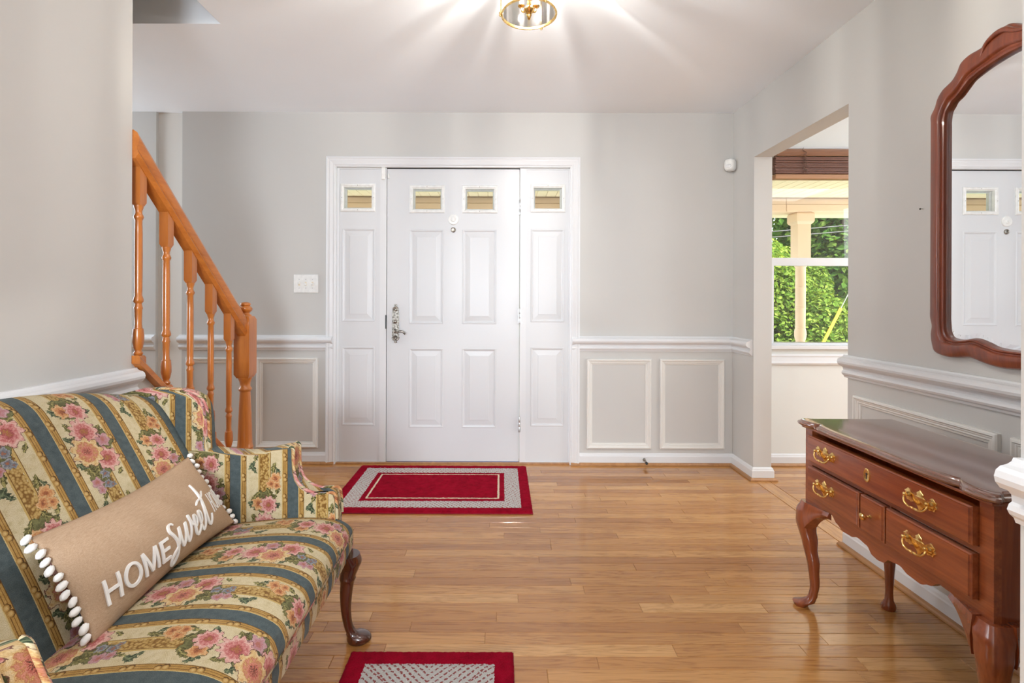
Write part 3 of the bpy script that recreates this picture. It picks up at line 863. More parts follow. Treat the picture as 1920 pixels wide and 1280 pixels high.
rug((-0.2155, 1.205, 0.0), 0.260, 0.423, 'small red rug with a pale woven border lying nearest beside the settee', 0.0)

# ------------------------------------------------------------------ console table
TX0, TX1, TYC = 1.140, 1.458, 1.530      # case front, case back, centre along y
con = empty('console_table', (TX0+0.16, TYC, 0.0), 'cherry wood console table with brass pulls and curved legs below the mirror', 'table')
ox, oy = TX0+0.16, TYC
def rc(p): return (p[0]-ox, p[1]-oy, p[2])
HY = 0.361
def apron_z(d):
    d = abs(d)
    return lerp_table([(0.0, 0.357), (0.022, 0.360), (0.045, 0.379), (0.085, 0.384), (0.115, 0.374), (0.155, 0.372), (0.185, 0.384), (0.215, 0.404), (0.250, 0.402), (0.275, 0.388), (0.30, 0.380), (HY, 0.380)], d)
DRW = [(1.2045, 1.852, 0.555, 0.6640), (1.586, 1.852, 0.427, 0.5400), (1.2045, 1.4775, 0.427, 0.5400), (1.4805, 1.582, 0.427, 0.5400)]
yb = sorted({TYC-HY+2*HY*i/110 for i in range(111)} | {d[0] for d in DRW} | {d[1] for d in DRW})
bm = bmesh.new()
for ya, yc in zip(yb, yb[1:]):
    ym = (ya+yc)/2
    hol = sorted((d[2], d[3]) for d in DRW if d[0] < ym < d[1])
    iv = []; lo_ = None
    for a, b in hol:
        iv.append((lo_, a)); lo_ = b
    iv.append((lo_, 0.676))
    for a, b in iv:
        z0 = [apron_z(ya-TYC), apron_z(yc-TYC)] if a is None else [a, a]
        q = [bm.verts.new(rc(p)) for p in ((TX0, ya, z0[0]), (TX0, yc, z0[1]), (TX0, yc, b), (TX0, ya, b), (TX0+0.018, ya, z0[0]), (TX0+0.018, yc, z0[1]), (TX0+0.018, yc, b), (TX0+0.018, ya, b))]
        for f in ((0, 1, 2, 3), (4, 5, 6, 7), (0, 1, 5, 4), (3, 2, 6, 7), (0, 3, 7, 4), (1, 2, 6, 5)): bm.faces.new([q[k] for k in f])
bmesh.ops.remove_doubles(bm, verts=bm.verts, dist=1e-6)
dup_ = {}
for f in list(bm.faces):
    k = tuple(sorted(v.index for v in f.verts)) if False else frozenset(f.verts)
    dup_.setdefault(k, []).append(f)
bmesh.ops.delete(bm, geom=[f for v in dup_.values() if len(v) > 1 for f in v], context='FACES')
from_bm('front_frame', bm, M['cherry_y'], con)
for s in (-1, 1):
    y0, y1 = sorted((TYC+s*HY, TYC+s*(HY-0.018)))
    bm = bmesh.new()
    pts = [(TX0+0.018+ (TX1-TX0-0.018)*i/30) for i in range(31)]
    zf = lambda x: 0.385+0.022*(math.sin(PI*(x-TX0)/(TX1-TX0))**2)
    A = [[bm.verts.new(rc((x, yy, z))) for x in pts] for yy, zz in ((y0, 0), (y1, 0)) for z in (None,)] if False else None
    rows_ = []
    for yy in (y0, y1):
        rows_.append(([bm.verts.new(rc((x, yy, zf(x)))) for x in pts], [bm.verts.new(rc((x, yy, 0.676))) for x in pts]))
    (a0, a1), (c0, c1) = rows_
    for i in range(30):
        bm.faces.new((a0[i], a0[i+1], a1[i+1], a1[i])); bm.faces.new((c0[i], c0[i+1], c1[i+1], c1[i]))
        bm.faces.new((a0[i], a0[i+1], c0[i+1], c0[i])); bm.faces.new((a1[i], a1[i+1], c1[i+1], c1[i]))
    bm.faces.new((a0[0], a1[0], c1[0], c0[0])); bm.faces.new((a0[-1], a1[-1], c1[-1], c0[-1]))
    from_bm('side_panel', bm, M['cherry_z'], con)
o_ = rc((TX1-0.015, TYC-HY+0.019, 0.39)); p_ = rc((TX1, TYC+HY-0.019, 0.676))
box('back_panel', o_[0], p_[0], o_[1], p_[1], o_[2], p_[2], M['cherry_y'], con)
# thin waist mould under the top, then the shaped top itself
def top_outline(off, n=10):
    """serpentine top outline in (x, d): front is -x"""
    XF, XB_, DE = TX0-0.031, TX1+0.014, 0.377
    half = [(XF+0.004, 0.0), (XF+0.001, 0.10), (XF+0.001, 0.19), (XF+0.010, 0.262), (XF+0.019, 0.285), (XF+0.013, 0.292), (XF+0.003, 0.315), (XF-0.001, 0.345), (XF+0.004, 0.368), (XF+0.013, 0.383), (XF+0.024, 0.386), (XF+0.032, 0.381), (XF+0.045, DE+0.001), (XF+0.10, DE), (XB_-0.02, DE), (XB_, DE)]
    pts = [tuple(p) for p in spline(half[:-1], 5)] + [half[-1]]
    pts = [(x, d) for x, d in pts]
    full = pts + [(x, -d) for x, d in reversed(pts[1:])]
    if off == 0: return full
    xm = (XF+XB_)/2
    return [(xm+(x-xm)*(1-off/0.19), d*(1-off/0.377)) for x, d in full]
prof_top = [(0.016, 0.6740), (0.014, 0.6770), (0.006, 0.6790), (0.001, 0.6820), (0.0, 0.6860), (0.002, 0.6900), (0.007, 0.6920), (0.008, 0.6945), (0.011, 0.6975), (0.016, 0.6990), (0.022, 0.6993)]
rings = [[rc((x, TYC+d, z)) for x, d in top_outline(o)] for o, z in prof_top]
loft('table_top', rings, M['cherry_top'], con, sharp=24)
o_ = rc((TX0-0.012, TYC-HY-0.008, 0.668)); p_ = rc((TX1, TYC+HY+0.008, 0.6765))
box('waist_mould', o_[0], p_[0], o_[1], p_[1], o_[2], p_[2], M['cherry_y'], con, 0.003, 2)

def drawer(y0, y1, z0, z1):
    bm = bmesh.new(); rings = []
    for o, n in ((0.0, 0.004), (0.0, -0.0145), (0.0015, -0.0165), (0.004, -0.0175), (0.0055, -0.0205)):
        rings.append([bm.verts.new(rc((TX0+n, y, z))) for y, z in ((y0+o, z0+o), (y1-o, z0+o), (y1-o, z1-o), (y0+o, z1-o))])
    for a, b in zip(rings, rings[1:]):
        for k in range(4): bm.faces.new((a[k], a[(k+1) % 4], b[(k+1) % 4], b[k]))
    bm.faces.new(rings[-1]); bm.faces.new(rings[0])
    return from_bm('drawer', bm, M['cherry_y'], con)
FX = TX0-0.0205
PULL = None
def pull(parent, y, z):
    """bat-wing backplate with a bail handle, one mesh"""
    global PULL
    if PULL is None:
        bm = bmesh.new()
        half = [(0.0, 0.030), (0.006, 0.024), (0.011, 0.020), (0.010, 0.013), (0.018, 0.010), (0.027, 0.013), (0.034, 0.020), (0.041, 0.022), (0.046, 0.016), (0.052, 0.013), (0.049, 0.006), (0.053, 0.0),
                (0.047, -0.004), (0.044, -0.011), (0.036, -0.010), (0.030, -0.013), (0.022, -0.009), (0.014, -0.012), (0.008, -0.018), (0.005, -0.024), (0.0, -0.029)]
        full = half + [(-a, b) for a, b in reversed(half[1:-1])]
        ol_ = [(v.x, v.y) for v in spline(full + [full[0]], 2)][:-1]
        R = [[bm.verts.new((x, a*s, b*s)) for a, b in ol_] for x, s in ((0.0, 1.0), (-0.0016, 1.0), (-0.0026, 0.93))]
        n = len(ol_)
        for A, B in zip(R, R[1:]):
            for k in range(n): bm.faces.new((A[k], A[(k+1) % n], B[(k+1) % n], B[k]))
        bm.faces.new(R[-1]); bm.faces.new(R[0])
        for s in (-1, 1):
            add_lathe(bm, [(0.0065, -0.001), (0.0065, -0.005), (0.0045, -0.007), (0.0045, -0.014), (0.0055, -0.016), (0.003, -0.018)], 12, (0, s*0.036, 0.006), 'X')
        bail = spline([(-0.012, -0.036, 0.006), (-0.016, -0.0375, -0.004), (-0.019, -0.030, -0.014), (-0.020, -0.016, -0.0195), (-0.0205, -0.006, -0.0185), (-0.0205, 0.0, -0.0205), (-0.0205, 0.006, -0.0185), (-0.020, 0.016, -0.0195), (-0.019, 0.030, -0.014), (-0.016, 0.0375, -0.004), (-0.012, 0.036, 0.006)], 4)
        m_ = len(bail)
        add_tube(bm, bail, [0.0022+0.0014*math.sin(PI*i/(m_-1)) for i in range(m_)], 8)
        PULL = from_bm('drawer_pull', bm, M['brass'], parent, True, sharp=45)
        o = PULL
    else:
        o = PULL.copy(); COL.objects.link(o); o.parent = parent
    o.location = rc((FX, y, z))
    return o
dt = drawer(1.2065, 1.850, 0.557, 0.650)
pull(dt, 1.744, 0.606); pull(dt, 1.349, 0.606)
es = loft('escutcheon', [[rc((FX-n, 1.546+math.cos(a)*0.0125*s, 0.607+math.sin(a)*0.0215*s)) for a in [2*PI*i/28 for i in range(28)]] for n, s in ((0, 1), (0.002, 1.0), (0.003, 0.9), (0.0022, 0.75))], M['brass'], dt, sharp=40)
kh = lathe('keyhole', [(0.0035, 0.0), (0.0033, -0.0008)], M['black'], dt, 12, rc((FX-0.0022, 1.546, 0.611)), 'X')
q = rc((FX-0.0030, 1.546, 0.604)); box('keyhole_slot', q[0], q[0]+0.001, q[1]-0.0014, q[1]+0.0014, q[2]-0.008, q[2]+0.005, M['black'], dt)
dl = drawer(1.588, 1.850, 0.429, 0.5375); pull(dl, 1.748, 0.488)
dr = drawer(1.2065, 1.4755, 0.429, 0.5375); pull(dr, 1.353, 0.488)
dm = drawer(1.4825, 1.580, 0.429, 0.5375)
lathe('drawer_knob', [(0.006, 0.0), (0.004, -0.006), (0.004, -0.012), (0.0095, -0.017), (0.0115, -0.021), (0.0105, -0.026), (0.005, -0.029), (0.001, -0.0295)], M['brass'], dm, 20, rc((FX, 1.534, 0.486)), 'X')

# cabriole legs: square-ish section swept along an S curve pointing out of the corner
def cabriole(name, mat, parent, top, dirx, diry, h, knee, scale=1.0, ears=True, straight=False):
    """top: (x, y) of the post centre; dirx/diry: unit signs of the outward diagonal"""
    tab_off = [(0.0, 0.052), (0.035, 0.050), (0.05, 0.030), (0.12, 0.012), (0.22, 0.006), (0.40, 0.010), (0.60, 0.022), (0.78, 0.034), (0.90, 0.030), (1.0, 0.014)]
    tab_w = [(0.0, 0.026), (0.02, 0.030), (0.05, 0.026), (0.09, 0.0165), (0.16, 0.0145), (0.30, 0.0165), (0.50, 0.0210), (0.70, 0.0265), (0.84, 0.0315), (0.93, 0.0330), (1.0, 0.031)]
    if straight:
        tab_off = [(0, 0.012), (0.1, 0.004), (0.4, 0.0), (0.8, 0.010), (1, 0.008)]
    dg = Vector((dirx, diry)).normalized()
    rings = []
    n = 20
    for i in range(33):
        t = i/32
        t = t**1.0
        z = h*t
        off = lerp_table(tab_off, t)*scale*knee
        w = lerp_table(tab_w, t)*scale
        sq = lerp_table([(0, 1.0), (0.1, 1.0), (0.5, 0.85), (0.85, 0.55), (1, 0.45)], t)
        c = Vector((top[0], top[1]))+dg*off
        ring_ = []
        for k in range(n):
            a = 2*PI*k/n
            ca, sa = math.cos(a), math.sin(a)
            ring_.append((c.x+math.copysign(abs(ca)**sq, ca)*w, c.y+math.copysign(abs(sa)**sq, sa)*w, z))
        if i == 0 and not straight: ring_ = [(c.x+(p[0]-c.x)*0.85, c.y+(p[1]-c.y)*0.85, 0.0) for p in ring_]
        rings.append(ring_)
    leg = loft(name, rings, mat, parent, sharp=50)
    return leg
for s in (1, -1):
    py_ = TYC+s*(HY-0.026)
    tp = rc((TX0+0.026, py_, 0))
    lg = cabriole('leg', M['cherry_z'], con, (tp[0], tp[1]), -1, s, 0.395, 1.0)
    # knee brackets running out along the apron and the side, with a scroll
    for dx_, dy_, L in ((0, -s, 0.075), (1, 0, 0.065)):
        bm = bmesh.new(); P = []
        m_ = 10
        R = []
        for i in range(m_+1):
            t = i/m_
            ln = 0.004+(L+0.018)*t
            zt = 0.3985 if True else 0
            zb = 0.398-0.026-0.075*(1-t)**1.9
            ww = 0.030*(1-t)+0.006
            c = Vector((tp[0], tp[1]))+Vector((dx_, dy_))*ln
            side = Vector((-1, 0)) if dx_ == 0 else Vector((0, s))
            inn = c+side*(0.010); o2 = c+side*(0.014+ww)
            R.append([bm.verts.new((v.x, v.y, z)) for v, z in ((inn, zb), (o2, zb+0.008), (o2+side*0.004, (zb+zt)/2), (o2-side*0.002, zt), (inn, zt))])
        for A, B in zip(R, R[1:]):
            for k in range(5): bm.faces.new((A[k], A[(k+1) % 5], B[(k+1) % 5], B[k]))
        bm.faces.new(R[0]); bm.faces.new(R[-1])
        from_bm('knee_bracket', bm, M['cherry_z'], lg, True, sharp=40)
    tb = rc((TX1-0.022, TYC+s*(HY-0.024), 0))
    cabriole('leg', M['cherry_z'], con, (tb[0], tb[1]), 0.3, s, 0.395, 1.0, 0.85, straight=True)

# ------------------------------------------------------------------ mirror
MYC = 1.505
outer = [(0.0, 1.990), (0.038, 1.984), (0.074, 2.006), (0.108, 2.007), (0.143, 1.996), (0.1615, 1.9825), (0.180, 1.9776), (0.219, 1.975), (0.246, 1.963), (0.2595, 1.9386), (0.280, 1.9166), (0.3166, 1.900), (0.339, 1.877), (0.350, 1.8486), (0.368, 1.822),
         (0.368, 1.795), (0.368, 1.74), (0.368, 1.60), (0.368, 1.35), (0.368, 1.18), (0.368, 1.115), (0.368, 1.081), (0.3605, 1.048), (0.365, 1.015), (0.359, 0.976), (0.3466, 0.953), (0.302, 0.942), (0.2595, 0.943), (0.212, 0.949), (0.155, 0.935), (0.096, 0.927), (0.038, 0.931), (0.0, 0.934)]
inner = [(0.0, 1.914), (0.038, 1.913), (0.070, 1.913), (0.096, 1.911), (0.120, 1.908), (0.143, 1.905), (0.170, 1.899), (0.193, 1.892), (0.212, 1.885), (0.2296, 1.872), (0.2566, 1.850), (0.276, 1.840), (0.288, 1.826), (0.299, 1.812), (0.3048, 1.786),
         (0.3048, 1.765), (0.3048, 1.72), (0.3048, 1.60), (0.3048, 1.35), (0.3048, 1.18), (0.3048, 1.11), (0.3048, 1.081), (0.3046, 1.056), (0.300, 1.030), (0.290, 1.014), (0.278, 1.008), (0.252, 1.005), (0.222, 1.009), (0.193, 1.014), (0.155, 1.003), (0.119, 0.990), (0.050, 0.985), (0.0, 0.985)]
MZ = 1.45
mir = empty('wall_mirror', (RX-0.004, MYC, MZ), 'tall cherry framed wall mirror with a scalloped outline above the console table', 'mirror')
def sm(pl):
    P = spline(pl, 6)
    return [(p.x, p.y) for p in P]
so, si = sm(outer), sm(inner)
so = so + [(-a, b) for a, b in reversed(so[1:-1])]
si = si + [(-a, b) for a, b in reversed(si[1:-1])]
def blend(t, x):
    return [(-x, o[0]+(i[0]-o[0])*t, o[1]+(i[1]-o[1])*t-MZ) for o, i in zip(so, si)]
loft('mirror_frame', [blend(t, x) for t, x in ((0.0, 0.0), (0.0, 0.014), (0.05, 0.019), (0.12, 0.021), (0.42, 0.026), (0.62, 0.027), (0.70, 0.024), (0.74, 0.018), (0.80, 0.018), (0.88, 0.022), (0.95, 0.020), (1.0, 0.012), (1.0, 0.004))], M['mirror_wood'], mir, sharp=40, caps=False)
# raised crest scroll on the top rail
cp = [(0.165, 1.945), (0.150, 1.975), (0.118, 1.992), (0.085, 1.993), (0.060, 1.978), (0.030, 1.966), (0.0, 1.972)]
for s in (1, -1):
    pts = [(-0.024, s*a, b-MZ) for a, b in cp]
    q = spline(pts, 6); n_ = len(q)
    tube('crest_scroll', q, [0.003+0.006*math.sin(PI*i/(n_-1)) for i in range(n_)], M['mirror_wood'], mir, 8)
def mirror_mat():
    t = NT('silvered_glass')
    n = t.noise(t.coord('Object'), 3, 2)
    return t.surf(t.bsdf(t.ramp(n, [(0.3, (0.90, 0.91, 0.91)), (0.7, (0.92, 0.93, 0.93))]), 0.0, 1.0))
bev = [Vector((p[0]*(1-0.018/0.305), MZ+(p[1]-MZ)*(1-0.018/0.46))) for p in si]
bm = bmesh.new()
A = [bm.verts.new((-0.0068, p[0], p[1]-MZ)) for p in si]
B = [bm.verts.new((-0.0095, p.x, p.y-MZ)) for p in bev]
n = len(A)
for k in range(n): bm.faces.new((A[k], A[(k+1) % n], B[(k+1) % n], B[k]))
ctr = bm.verts.new((-0.0095, 0.0, 0.0))
for k in range(n): bm.faces.new((B[k], B[(k+1) % n], ctr))
from_bm('mirror_glass', bm, mirror_mat(), mir)
bx_ = [( -0.006, p[0], p[1]-MZ) for p in si]
loft('backing_board', [[(0.0035, p[1], p[2]) for p in bx_], [(-0.0065, p[1], p[2]) for p in bx_]], plain('mirror_backing', (0.1, 0.06, 0.04), 0.8), mir, smooth=False)
# ------------------------------------------------------------------ settee
P_ = 0.20      # repeat of the stripe in texture metres
def fabric_material():
    t = NT('floral_stripe_tapestry')
    uv = t.node('ShaderNodeTexCoord').outputs['UV']
    sp = t.node('ShaderNodeSeparateXYZ', {0: uv})
    u0, v0 = sp.outputs[0], sp.outputs[1]
    def warp(scale, det):
        n = t.node('ShaderNodeTexNoise', {'Vector': uv, 'Scale': scale, 'Detail': det})
        q = t.node('ShaderNodeSeparateXYZ', {0: n.outputs[1]})
        return t.m('SUBTRACT', q.outputs[0], 0.5), t.m('SUBTRACT', q.outputs[1], 0.5)
    wx, wy = warp(75.0, 2.0)
    fx, fy = warp(300.0, 2.0)
    us = t.m('ADD', u0, t.m('MULTIPLY', fx, 0.0014))
    cell = t.m('FLOOR', t.m('DIVIDE', us, P_))
    T = t.m('SUBTRACT', us, t.m('MULTIPLY', cell, P_))
    V_ = 0.40
    vs = t.m('ADD', t.m('ADD', v0, t.m('MULTIPLY', cell, 0.13)), 20.0)
    x = t.m('ADD', T, t.m('ADD', t.m('MULTIPLY', wx, 0.016), t.m('MULTIPLY', fx, 0.006)))
    vv = t.m('MULTIPLY', t.m('FRACT', t.m('DIVIDE', t.m('ADD', vs, t.m('ADD', t.m('MULTIPLY', wy, 0.016), t.m('MULTIPLY', fy, 0.006))), V_)), V_)
    fine = t.noise(uv, 640, 2, 0.6)
    mid = t.noise(uv, 60, 4, 0.6)
    spk = t.node('ShaderNodeTexVoronoi', {'Vector': uv, 'Scale': 150.0}).outputs[0]
    band = lambda a, b, q=T: t.m('MULTIPLY', t.m('GREATER_THAN', q, a), t.m('LESS_THAN', q, b))
    mf = t.m('ADD', t.m('MULTIPLY', mid, 0.65), t.m('MULTIPLY', fine, 0.35))
    col = t.ramp(mf, [(0.32, (0.50, 0.40, 0.22)), (0.50, (0.64, 0.54, 0.34)), (0.68, (0.70, 0.61, 0.42))])
    # lace panel between gold rails, only in the gap between the bouquets
    lace = t.ramp(t.m('ADD', t.m('MULTIPLY', spk, 0.9), t.m('MULTIPLY', fine, 0.4)), [(0.30, (0.60, 0.42, 0.17)), (0.62, (0.46, 0.29, 0.09)), (0.85, (0.22, 0.11, 0.025))])
    gap = t.m('MULTIPLY', t.m('GREATER_THAN', vv, 0.035), t.m('LESS_THAN', vv, 0.245))
    col = t.mix(t.m('MULTIPLY', gap, band(0.102, 0.135, x)), col, lace)
    for q0 in (0.098, 0.135):
        col = t.mix(t.m('MULTIPLY', gap, band(q0, q0+0.0055)), col, (0.55, 0.38, 0.13))
        col = t.mix(t.m('MULTIPLY', gap, band(q0+0.0045, q0+0.0065)), col, (0.20, 0.10, 0.025))
    # gold bands both sides of the blue stripe, with fine dark lines and paired knots
    gold = t.ramp(mf, [(0.3, (0.34, 0.185, 0.045)), (0.5, (0.46, 0.27, 0.075)), (0.7, (0.54, 0.34, 0.12))])
    for a, b in ((0.037, 0.057), (0.180, 0.2005)):
        col = t.mix(band(a, b), col, gold)
        for q, w_, c_ in ((a-0.0002, 0.0022, (0.62, 0.48, 0.22)), (a+0.0062, 0.0016, (0.17, 0.08, 0.02)), (a+0.0125, 0.0014, (0.24, 0.12, 0.03)), (b-0.0022, 0.0018, (0.15, 0.075, 0.02))):
            col = t.mix(band(q, q+w_), col, c_)
        for off in (0.0, 0.013):
            kx = t.m('SUBTRACT', T, (a+b)/2+(0.0015 if off else -0.0015)); kv = t.m('SUBTRACT', t.m('MULTIPLY', t.m('FRACT', t.m('DIVIDE', t.m('ADD', vs, off), 0.066)), 0.066), 0.033)
            kr = t.m('SQRT', t.m('ADD', t.m('MULTIPLY', kx, kx), t.m('MULTIPLY', kv, kv)))
            kd = t.m('DIVIDE', t.m('ADD', kr, t.m('MULTIPLY', fx, 0.003)), 0.0078)
            col = t.mix(t.m('LESS_THAN', kd, 1.0), col, t.ramp(t.m('ADD', kd, t.m('MULTIPLY', kx, 40.0)), [(0.2, (0.62, 0.43, 0.18)), (0.6, (0.48, 0.28, 0.08)), (1.0, (0.10, 0.045, 0.012))]))
    def local(cx, cy):
        return t.m('SUBTRACT', x, cx), t.m('SUBTRACT', vv, cy)
    def leaf_(cx, cy, ang, L, W, c1, c2):
        nonlocal col
        dx, dy = local(cx, cy)
        ca, sa = math.cos(ang), math.sin(ang)
        a = t.m('ADD', t.m('MULTIPLY', dx, ca), t.m('MULTIPLY', dy, sa))
        b = t.m('SUBTRACT', t.m('MULTIPLY', dy, ca), t.m('MULTIPLY', dx, sa))
        an = t.m('DIVIDE', a, L)
        wid = t.m('MULTIPLY', t.m('SUBTRACT', 1.0, t.m('MULTIPLY', an, an)), t.m('ADD', W, t.m('MULTIPLY', t.m('SINE', t.m('MULTIPLY', a, 620.0)), W*0.2)))
        ab = t.m('ABSOLUTE', b)
        shade = t.m('ADD', t.m('MULTIPLY', t.m('SINE', t.m('ADD', t.m('MULTIPLY', a, 520.0), t.m('MULTIPLY', ab, 700.0))), 0.35), t.m('ADD', t.m('MULTIPLY', fine, 0.5), t.m('MULTIPLY', b, 30.0)))
        c = t.mix(t.m('ADD', shade, 0.1, clamp=True), c1, c2)
        c = t.mix(t.m('LESS_THAN', ab, 0.0011), c, tuple(min(1, q*1.5) for q in c2))
        col = t.mix(t.m('LESS_THAN', ab, wid), col, c)
    def flower(cx, cy, R, n, stops, ph=0.0, ell=1.0):
        nonlocal col
        dx, dy = local(cx, cy)
        dy = t.m('MULTIPLY', dy, ell)
        r = t.m('SQRT', t.m('ADD', t.m('MULTIPLY', dx, dx), t.m('MULTIPLY', dy, dy)))
        a = t.m('ARCTAN2', dy, dx)
        pet = t.m('COSINE', t.m('ADD', t.m('MULTIPLY', a, float(n)), ph))
        pet2 = t.m('COSINE', t.m('ADD', t.m('MULTIPLY', a, float(n*2+1)), t.m('MULTIPLY', r, 500.0)))
        d = t.m('DIVIDE', r, t.m('ADD', R*1.1, t.m('MULTIPLY', pet, R*0.15)))
        lay = t.m('SINE', t.m('ADD', t.m('MULTIPLY', d, 17.0), t.m('MULTIPLY', pet, 2.0)))
        f = t.m('ADD', t.m('ADD', t.m('MULTIPLY', d, 0.80), t.m('MULTIPLY', lay, 0.10)), t.m('ADD', t.m('MULTIPLY', pet2, 0.06), t.m('MULTIPLY', t.m('SUBTRACT', fine, 0.5), 0.35)))
        col = t.mix(t.m('LESS_THAN', d, 1.06), col, tuple(q*0.30 for q in stops[2][1]))
        col = t.mix(t.m('LESS_THAN', d, 1.0), col, t.ramp(f, stops))
    OL1, OL2 = (0.065, 0.060, 0.020), (0.26, 0.23, 0.085)
    GR1, GR2 = (0.035, 0.050, 0.028), (0.15, 0.175, 0.095)
    peach = [(0.04, (0.10, 0.05, 0.03)), (0.16, (0.50, 0.13, 0.10)), (0.34, (0.66, 0.30, 0.21)), (0.46, (0.46, 0.17, 0.08)), (0.60, (0.66, 0.43, 0.18)), (0.85, (0.76, 0.60, 0.36)), (1.0, (0.66, 0.47, 0.24))]
    pink = [(0.04, (0.42, 0.25, 0.05)), (0.15, (0.30, 0.06, 0.06)), (0.40, (0.55, 0.18, 0.17)), (0.60, (0.66, 0.33, 0.29)), (0.80, (0.74, 0.49, 0.42)), (1.0, (0.58, 0.28, 0.25))]
    orange = [(0.05, (0.20, 0.06, 0.03)), (0.3, (0.52, 0.20, 0.08)), (0.6, (0.64, 0.35, 0.15)), (0.9, (0.72, 0.50, 0.28))]
    mauve = [(0.05, (0.40, 0.14, 0.08)), (0.35, (0.46, 0.20, 0.22)), (0.65, (0.50, 0.28, 0.30)), (0.95, (0.58, 0.42, 0.40))]
    blue = [(0.05, (0.42, 0.14, 0.05)), (0.35, (0.13, 0.14, 0.17)), (0.65, (0.27, 0.28, 0.31)), (0.95, (0.46, 0.45, 0.42))]
    green = [(0.05, (0.060, 0.060, 0.022)), (0.45, (0.12, 0.115, 0.045)), (0.75, (0.20, 0.19, 0.075)), (0.95, (0.10, 0.10, 0.04))]
    flower(0.128, 0.322, 0.048, 9, green, 0.4); flower(0.105, 0.240, 0.026, 7, green, 1.0, 0.8); flower(0.122, 0.032, 0.034, 8, green, 2.0)
    for a in ((0.086, 0.250, 2.0, 0.030, 0.012, OL1, OL2), (0.108, 0.246, 1.45, 0.026, 0.010, OL1, OL2), (0.070, 0.268, 2.6, 0.017, 0.007, GR1, GR2), (0.161, 0.300, 0.4, 0.020, 0.009, OL1, OL2),
              (0.074, 0.342, 2.4, 0.020, 0.008, GR1, GR2), (0.070, 0.318, 0.5, 0.015, 0.006, GR1, GR2), (0.163, 0.362, 1.0, 0.020, 0.009, OL1, OL2), (0.086, 0.376, 2.0, 0.021, 0.009, OL1, OL2),
              (0.076, 0.150, 0.9, 0.018, 0.0085, GR1, GR2), (0.084, 0.138, 2.3, 0.016, 0.007, GR1, GR2), (0.091, 0.178, 1.2, 0.018, 0.007, OL1, OL2), (0.151, 0.142, 1.3, 0.022, 0.008, OL1, OL2), (0.166, 0.130, 2.0, 0.016, 0.006, GR1, GR2),
              (0.166, 0.072, 1.1, 0.017, 0.007, OL1, OL2), (0.140, 0.058, 2.2, 0.024, 0.010, OL1, OL2), (0.088, 0.050, 0.8, 0.022, 0.009, OL1, OL2), (0.160, 0.022, 0.3, 0.017, 0.008, GR1, GR2), (0.074, 0.024, 2.4, 0.018, 0.008, GR1, GR2), (0.165, 0.225, 0.9, 0.014, 0.006, OL1, OL2)):
        leaf_(*a)
    flower(0.118, 0.231, 0.0105, 5, blue); flower(0.114, 0.204, 0.0110, 5, blue, 1.0); flower(0.126, 0.197, 0.0070, 5, blue, 2.0)
    flower(0.086, 0.215, 0.0125, 5, mauve, 0.5); flower(0.090, 0.195, 0.0105, 5, mauve, 1.5)
    flower(0.158, 0.110, 0.0165, 6, orange, 0.3); flower(0.142, 0.092, 0.0135, 6, orange, 1.3); flower(0.162, 0.086, 0.0120, 5, orange, 2.0)
    flower(0.098, 0.028, 0.0185, 7, orange, 0.9); flower(0.134, 0.024, 0.0240, 10, pink, 0.2)
    flower(0.161, 0.330, 0.0180, 6, mauve, 0.7)
    flower(0.122, 0.360, 0.0320, 12, pink)
    flower(0.148, 0.272, 0.0300, 8, pink, 0.6)
    flower(0.103, 0.304, 0.0360, 9, peach, 0.4)
    bl_ = t.ramp(mf, [(0.35, (0.060, 0.082, 0.088)), (0.65, (0.105, 0.135, 0.140))])
    col = t.mix(t.m('LESS_THAN', T, 0.037), col, bl_)
    col = t.mix(1.0, col, t.ramp(fine, [(0.3, (0.66, 0.66, 0.66)), (0.65, (0.95, 0.95, 0.94))]), 'MULTIPLY')
    return t.surf(t.bsdf(col, 0.85, normal=t.bump(fine, 0.25, 0.001), **{'Sheen Weight': 0.08, 'Specular IOR Level': 0.15}))
M['fabric'] = fabric_material()

SX, SY = -0.90, 1.175
sofa = empty('settee', (SX, SY, 0.0), 'floral striped wing settee with dark curved legs against the wall under the stairs', 'sofa')
def rs(p): return (p[0]-SX, p[1]-SY, p[2])
def patch(name, rings, uvf, parent=sofa, caps=True, sharp=60):
    return loft(name, rings, M['fabric'], parent, uvs=uvf, caps=caps, sharp=sharp)
def arclen(r):
    L = [0.0]
    for a, b in zip(r, r[1:]): L.append(L[-1]+(Vector(b)-Vector(a)).length)
    return L

def fab_tube(name, pts, r, parent):
    pts = [Vector(p) for p in pts]; n = 8; rings = []; L = arclen(pts)
    for i, p in enumerate(pts):
        d = (pts[min(i+1, len(pts)-1)]-pts[max(i-1, 0)]).normalized()
        up = Vector((0, 1, 0)) if abs(d.y) < 0.9 else Vector((1, 0, 0))
        a = d.cross(up).normalized(); b = d.cross(a)
        rings.append([p+(a*math.cos(2*PI*k/n)+b*math.sin(2*PI*k/n))*r for k in range(n)])
    return loft(name, rings, M['fabric'], parent, uvs=lambda i, j: (0.060+8.0+L[i]*0.35-0.12*math.floor(L[i]*0.35/0.12), 0.26+0.004*j+L[i]*0.9), sharp=60)
YI = 0.460       # half width between the arms
